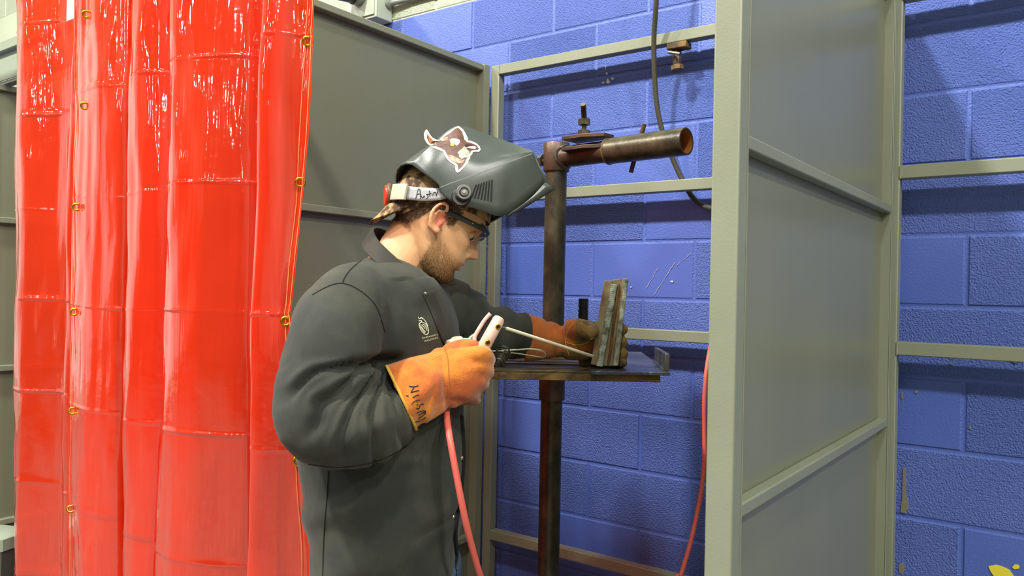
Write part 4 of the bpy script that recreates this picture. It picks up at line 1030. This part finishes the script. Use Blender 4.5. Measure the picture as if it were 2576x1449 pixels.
# raised ridge line
hbv = bvh_of(shell)
def oncolor(l, r, m, nm, off=.0022): return stroke(hbv, l, r, m, nm, off=off)
for l, r_ in (([(1108,472),(1135,461),(1186,443),(1262,415),(1338,387)], .0016),):
    o = stroke(hbv, l, r_, mat('worn_ridge', (128, 136, 128), .4), 'ridge', off=.0006); o and hparts.append(o)
for k in range(7):
    x0, y0, x1, y1 = 1186+k*8.2, 497+k*1.6, 1198+k*6.6, 465-k*2.2
    o = stroke(hbv, [(x0, y0), (x1, y1)], .0017, HELMIN, 'vent_slot', off=.0015, n=4); o and hparts.append(o)
kc = EP(1166, 487, .119)
kax = (Lh*.96-Fd*.15+Ud*.08).normalized()
hparts.append(MB().cyl(kc-kax*.004-Ud*.008, kc+kax*.004-Ud*.008, .0195, 20, bev=.002).build('pivot_washer', BLACKP))
kn2 = MB().cyl(kc, kc+kax*.014, .0158, 14, bev=.002).build('pivot_knob', mat('dark_grey_knob', (92, 92, 90), .4), bevel=.001)
hparts.append(kn2)
kr = MB().torus(kc+kax*.0145, .0085, .0014, kax).build('knob_ring', BLACKP); kr2 = MB().cyl(kc+kax*.0135, kc+kax*.0155, .0035, 12).build('knob_screw', CHROME)
# headband round the back of the cap
bt1 = [(1125,485,.100),(1106,488,.0985),(1085,489,.094),(1064,489,.0885),(1043,487,.080),(1022,485,.066),(1000,486,.036),(986,488,.0)]
nb = [Vector(Q(*p)) for p in bt1]; hw = [.012, .0125, .013, .0135, .0135, .0135, .0135, .0135]
full = nb+[Vector((p.x, -p.y, p.z)) for p in nb[::-1][1:]]; hwf = hw+hw[::-1][1:]
fs_ = smooth(full, 5); hs_ = smooth([Vector((h, 0, 0)) for h in hwf], 5)
updir = (Ud*.93+Fd*(-.35)).normalized()
brows = [[HL(*p)+updir*h.x*s for p, h in zip(fs_, hs_)] for s in (1, .5, 0, -.5, -1)]
hband = MB().grid(brows).build('headband', BAND, solid=.0022); hparts.append(hband)
hbb = bvh_of(hband)
bk = [Vector(Q(*p)) for p in [(1024,485,.070),(1008,485,.056),(990,486,.024)]]
def blk(a, b, c, hh, th):
    mb = MB(); cc = smooth([a, b, c], 5); mb.grid([[HL(*(p*1.0))+updir*hh*s+(HL(p.x*1.03, p.y*1.08, p.z)-HL(*p)) for p in cc] for s in (1, .5, 0, -.5, -1)]); return mb
hparts.append(blk(bk[0], bk[1], bk[2], .0165, .004).build('buckle', BANDB, solid=.006, bevel=.001))
kb0 = HL(*Q(984, 492, 0)); kd_ = (-hR*.95-hF*.26).normalized()
hparts.append(MB().cyl(kb0, kb0+kd_*.010, .0255, 24, bev=.003).build('ratchet_wheel', mat('brown_ratchet', (104, 66, 48), .5), bevel=.0008))
hparts.append(MB().cyl(kb0+kd_*.007, kb0+kd_*.0135, .0215, 24, bev=.002).build('ratchet_knob', REDK))
# name written on the headband
ink = px_s([[(775,545),(800,450),(825,350),(845,315),(870,340),(882,430),(880,545)],[(790,455),(850,430),(895,440)],[(905,470),(915,510),(945,515),(965,475),(985,510)],[(1065,430),(1040,450),(1060,490),(1035,530),(1010,548)],[(1085,360),(1100,420),(1095,490)],[(1015,445),(1070,435),(1130,415)],[(1150,420),(1155,475)],[(1185,395),(1190,465)],[(1192,400),(1230,400),(1245,480)],[(1245,480),(1275,375)],[(1182,298),(1186,302)]], 960, 440, 9.057)
o = strokes(hbb, ink, .0008, INK, 'marker_writing', off=.0015); hparts.append(o)
# sticker: a white-edged cut-out of an eagle, projected onto the shell
def sk(l): return [(1040+x/9.66, 300+y/9.66) for x, y in l]
def decal(poly, m, off, name):
    import mathutils
    tess = mathutils.geometry.tessellate_polygon([[Vector((x, y, 0)) for x, y in poly]])
    bm = bmesh.new(); vs = [bm.verts.new((x, y, 0)) for x, y in poly]
    for t in tess:
        try: bm.faces.new([vs[i] for i in t])
        except ValueError: pass
    for _ in range(3):
        bmesh.ops.subdivide_edges(bm, edges=[e for e in bm.edges if e.calc_length() > 5], cuts=1, use_grid_fill=True)
    bmesh.ops.triangulate(bm, faces=bm.faces)
    ok = True; bad = []
    for v in bm.verts:
        q = on(hbv, v.co.x, v.co.y, off)
        pq = EP(v.co.x, v.co.y, .074)-ray(v.co.x, v.co.y).normalized()*off
        if q is None or (q-CAM).length > (pq-CAM).length: q = pq
        v.co = q
    bmesh.ops.delete(bm, geom=bad, context='VERTS')
    me = bpy.data.meshes.new(name); bm.to_mesh(me); bm.free(); return link(name, me, m, sm=False)
outl = sk([(320,245),(350,270),(400,370),(470,450),(560,500),(640,480),(760,370),(900,280),(1000,200),(1090,160),(1140,190),(1210,250),(1270,350),(1310,430),(1330,510),(1440,540),(1540,590),(1610,660),(1635,740),(1590,790),(1500,785),(1440,800),(1430,850),(1380,900),(1380,950),(1340,990),(1330,1060),(1280,1110),(1200,1200),(1140,1260),(1070,1300),(1030,1270),(1010,1150),(1000,1110),(900,1050),(820,970),(760,870),(730,790),(600,740),(480,690),(380,640),(310,560),(265,470),(255,350),(280,280)])
inner = sk([(340,360),(400,440),(480,510),(570,545),(660,500),(780,400),(900,330),(1010,230),(1080,205),(1130,240),(1190,310),(1215,400),(1240,490),(1300,550),(1430,585),(1530,630),(1590,710),(1570,745),(1490,745),(1400,760),(1380,830),(1330,900),(1290,960),(1250,1060),(1180,1150),(1090,1230),(1080,1110),(1030,1060),(930,1010),(860,930),(810,840),(760,750),(660,690),(540,650),(430,610),(370,540),(330,450)])
SBR = mat('sticker_brown', (74, 44, 34), .4, 0, 0, 10, col2=(112, 66, 44), vscale=60); SW = mat('sticker_white', (250, 246, 232), .4); SOR = mat('sticker_orange', (206, 122, 66), .4)
SRD = mat('sticker_red', (222, 96, 78), .4, col2=(246, 190, 160), vscale=110); SGY = mat('sticker_grey', (158, 162, 146), .4, col2=(206, 208, 190), vscale=120); SYE = mat('sticker_yellow', (236, 168, 52), .4); SDK = mat('sticker_dark', (52, 30, 28), .4)
stk = decal(outl, SW, .0030, 'sticker'); hparts.append(stk)
stp = [decal(inner, SBR, .0036, 'sticker_bird'), decal(sk([(340,380),(400,450),(480,520),(560,555),(540,620),(430,595),(375,530)]), SOR, .0041, 'sticker_wing_tip'),
  decal(sk([(880,500),(940,465),(1040,470),(1120,500),(1130,560),(1090,620),(1040,640),(1010,600),(960,570),(930,600),(900,570)]), SW, .0041, 'sticker_head'),
  decal(sk([(895,600),(940,560),(990,580),(1000,620),(960,660),(915,650)]), SYE, .0044, 'sticker_beak'),
  decal(sk([(1090,790),(1140,740),(1200,700),(1230,650),(1280,680),(1300,730),(1360,770),(1370,840),(1320,930),(1250,930),(1170,960),(1100,910),(1110,850),(1070,820)]), SGY, .0041, 'sticker_claw'),
  decal(sk([(820,860),(920,870),(1010,910),(1100,950),(1180,990),(1250,980),(1200,1050),(1090,1075),(990,1040),(900,980)]), SRD, .0041, 'sticker_banner'),
  decal(sk([(660,480),(760,440),(830,430),(850,500),(760,520),(680,530)]), SRD, .0041, 'sticker_banner'),
  decal(sk([(1280,690),(1350,665),(1480,650),(1530,680),(1510,715),(1440,715),(1340,700)]), SW, .0044, 'sticker_white_patch'),  # white print in the eagle artwork
  decal(sk([(1270,590),(1360,600),(1480,625),(1540,660),(1440,640),(1320,650),(1270,680),(1240,640)]), SDK, .0042, 'sticker_dark_feather')]  # dark print in the eagle artwork
adopt(hm, hparts); bpy.context.view_layer.update()
for o, par in [(kr, kn2), (kr2, kn2)]+[(o, stk) for o in stp]: o.parent = par; o.matrix_parent_inverse = par.matrix_world.inverted()
# ------------------------------------------------------------------ electrode holder, rod and cable
ha, hb_ = P(1256, 801, 1.555), P(1152, 992, 1.545)
hd_ = (hb_-ha).normalized()
eh = thing('electrode_holder', lerp(ha, hb_, .5), 'pale pink electrode holder gripped in the near glove', 'electrode holder')
sdv = hd_.cross(FW).normalized()                  # across the handle in the picture, to the left or right
if sdv.dot(RT) > 0: sdv = -sdv
ep = [MB().tube([ha-hd_*.004, ha-hd_*.002, ha+hd_*.004, ha+hd_*.05, lerp(ha, hb_, .55), hb_-hd_*.01, hb_], [.004, .0095, .0125, .0132, .0135, .0125, .010], 26).build('handle', HOLD)]
hbv_ = bvh_of(ep[0])
for ex_, ey_ in ((1253, 822), (1227, 862)):
    c = on(hbv_, ex_, ey_, .0006) or ha
    ep.append(MB().torus(c, .0042, .0014, -FW+(-sdv)*.5).build('eyelet', BRASS)); ep.append(MB().cyl(c-FW*.0006, c+FW*.001, .0034, 12).build('eyelet_hole', RUBBER))
lv = smooth([ha+hd_*.0+sdv*.020, ha+hd_*.02+sdv*.024, ha+hd_*.052+sdv*.0255, ha+hd_*.062+sdv*.022], 5)
ep.append(MB().tube(lv, .0042, 10, b=.0075, ref=sdv).build('lever', HOLD))
ep.append(MB().tube([ha+hd_*.006+sdv*.0145, ha+hd_*.055+sdv*.0165], .0042, 8).build('jaw_spring', RUBBER))
ep.append(MB().tube(smooth([P(1216,838,1.56), P(1200,842,1.565), P(1185,852,1.565), P(1176,866,1.56)], 6), .006, 10).build('lever_strap', GREYC))
adopt(eh, ep)
ra, rb = P(1261, 822, 1.552), P(1491, 896, 1.795)
rd = (rb-ra).normalized()
el = thing('electrode', lerp(ra, rb, .5), 'long pale electrode rod reaching from the pink holder to the test plates', 'electrode')
adopt(el, [MB().tube([ra+rd*.014, ra+rd*.018, rb-rd*.002, rb], [.0026, .0034, .0034, .0028], 14).build('flux_coating', ROD),
           MB().tube([ra-rd*.012, ra+rd*.016], .0018, 10).build('bare_end', GREYC)] +
          [MB().sphere(lerp(ra, rb, t)+Vector((0,0,-.003)), .0012, 8).build('printed_mark', INK) for t in (.46,.5,.54,.58)])
cpts = [P(1127,1015,1.53), P(1124,1045,1.50), P(1132,1105,1.43), P(1151,1210,1.42), P(1171,1310,1.43), P(1191,1390,1.46), P(1212,1460,1.50), P(1250,1560,1.6), P(1300,1700,1.75)]
f1 = P(1400, 1900, 1.95); f1.z = .30; f2 = P(1600, 1449, 2.05); f2.z = .12; f3 = P(1690, 1500, 2.1)
cpts += [f1, f2, f3, P(1712,1449,2.12), P(1737,1365,2.15), P(1755,1285,2.18), P(1766,1220,2.19), P(1772,1150,2.2), P(1772,1000,2.22), P(1782,900,2.25), P(1805,800,2.3)]
tag(MB().tube(smooth(cpts, 10), .0062, 14).build('welding_lead', PINK), 'pink rubber cable hanging from the near glove and looping up behind the right post', 'cable')
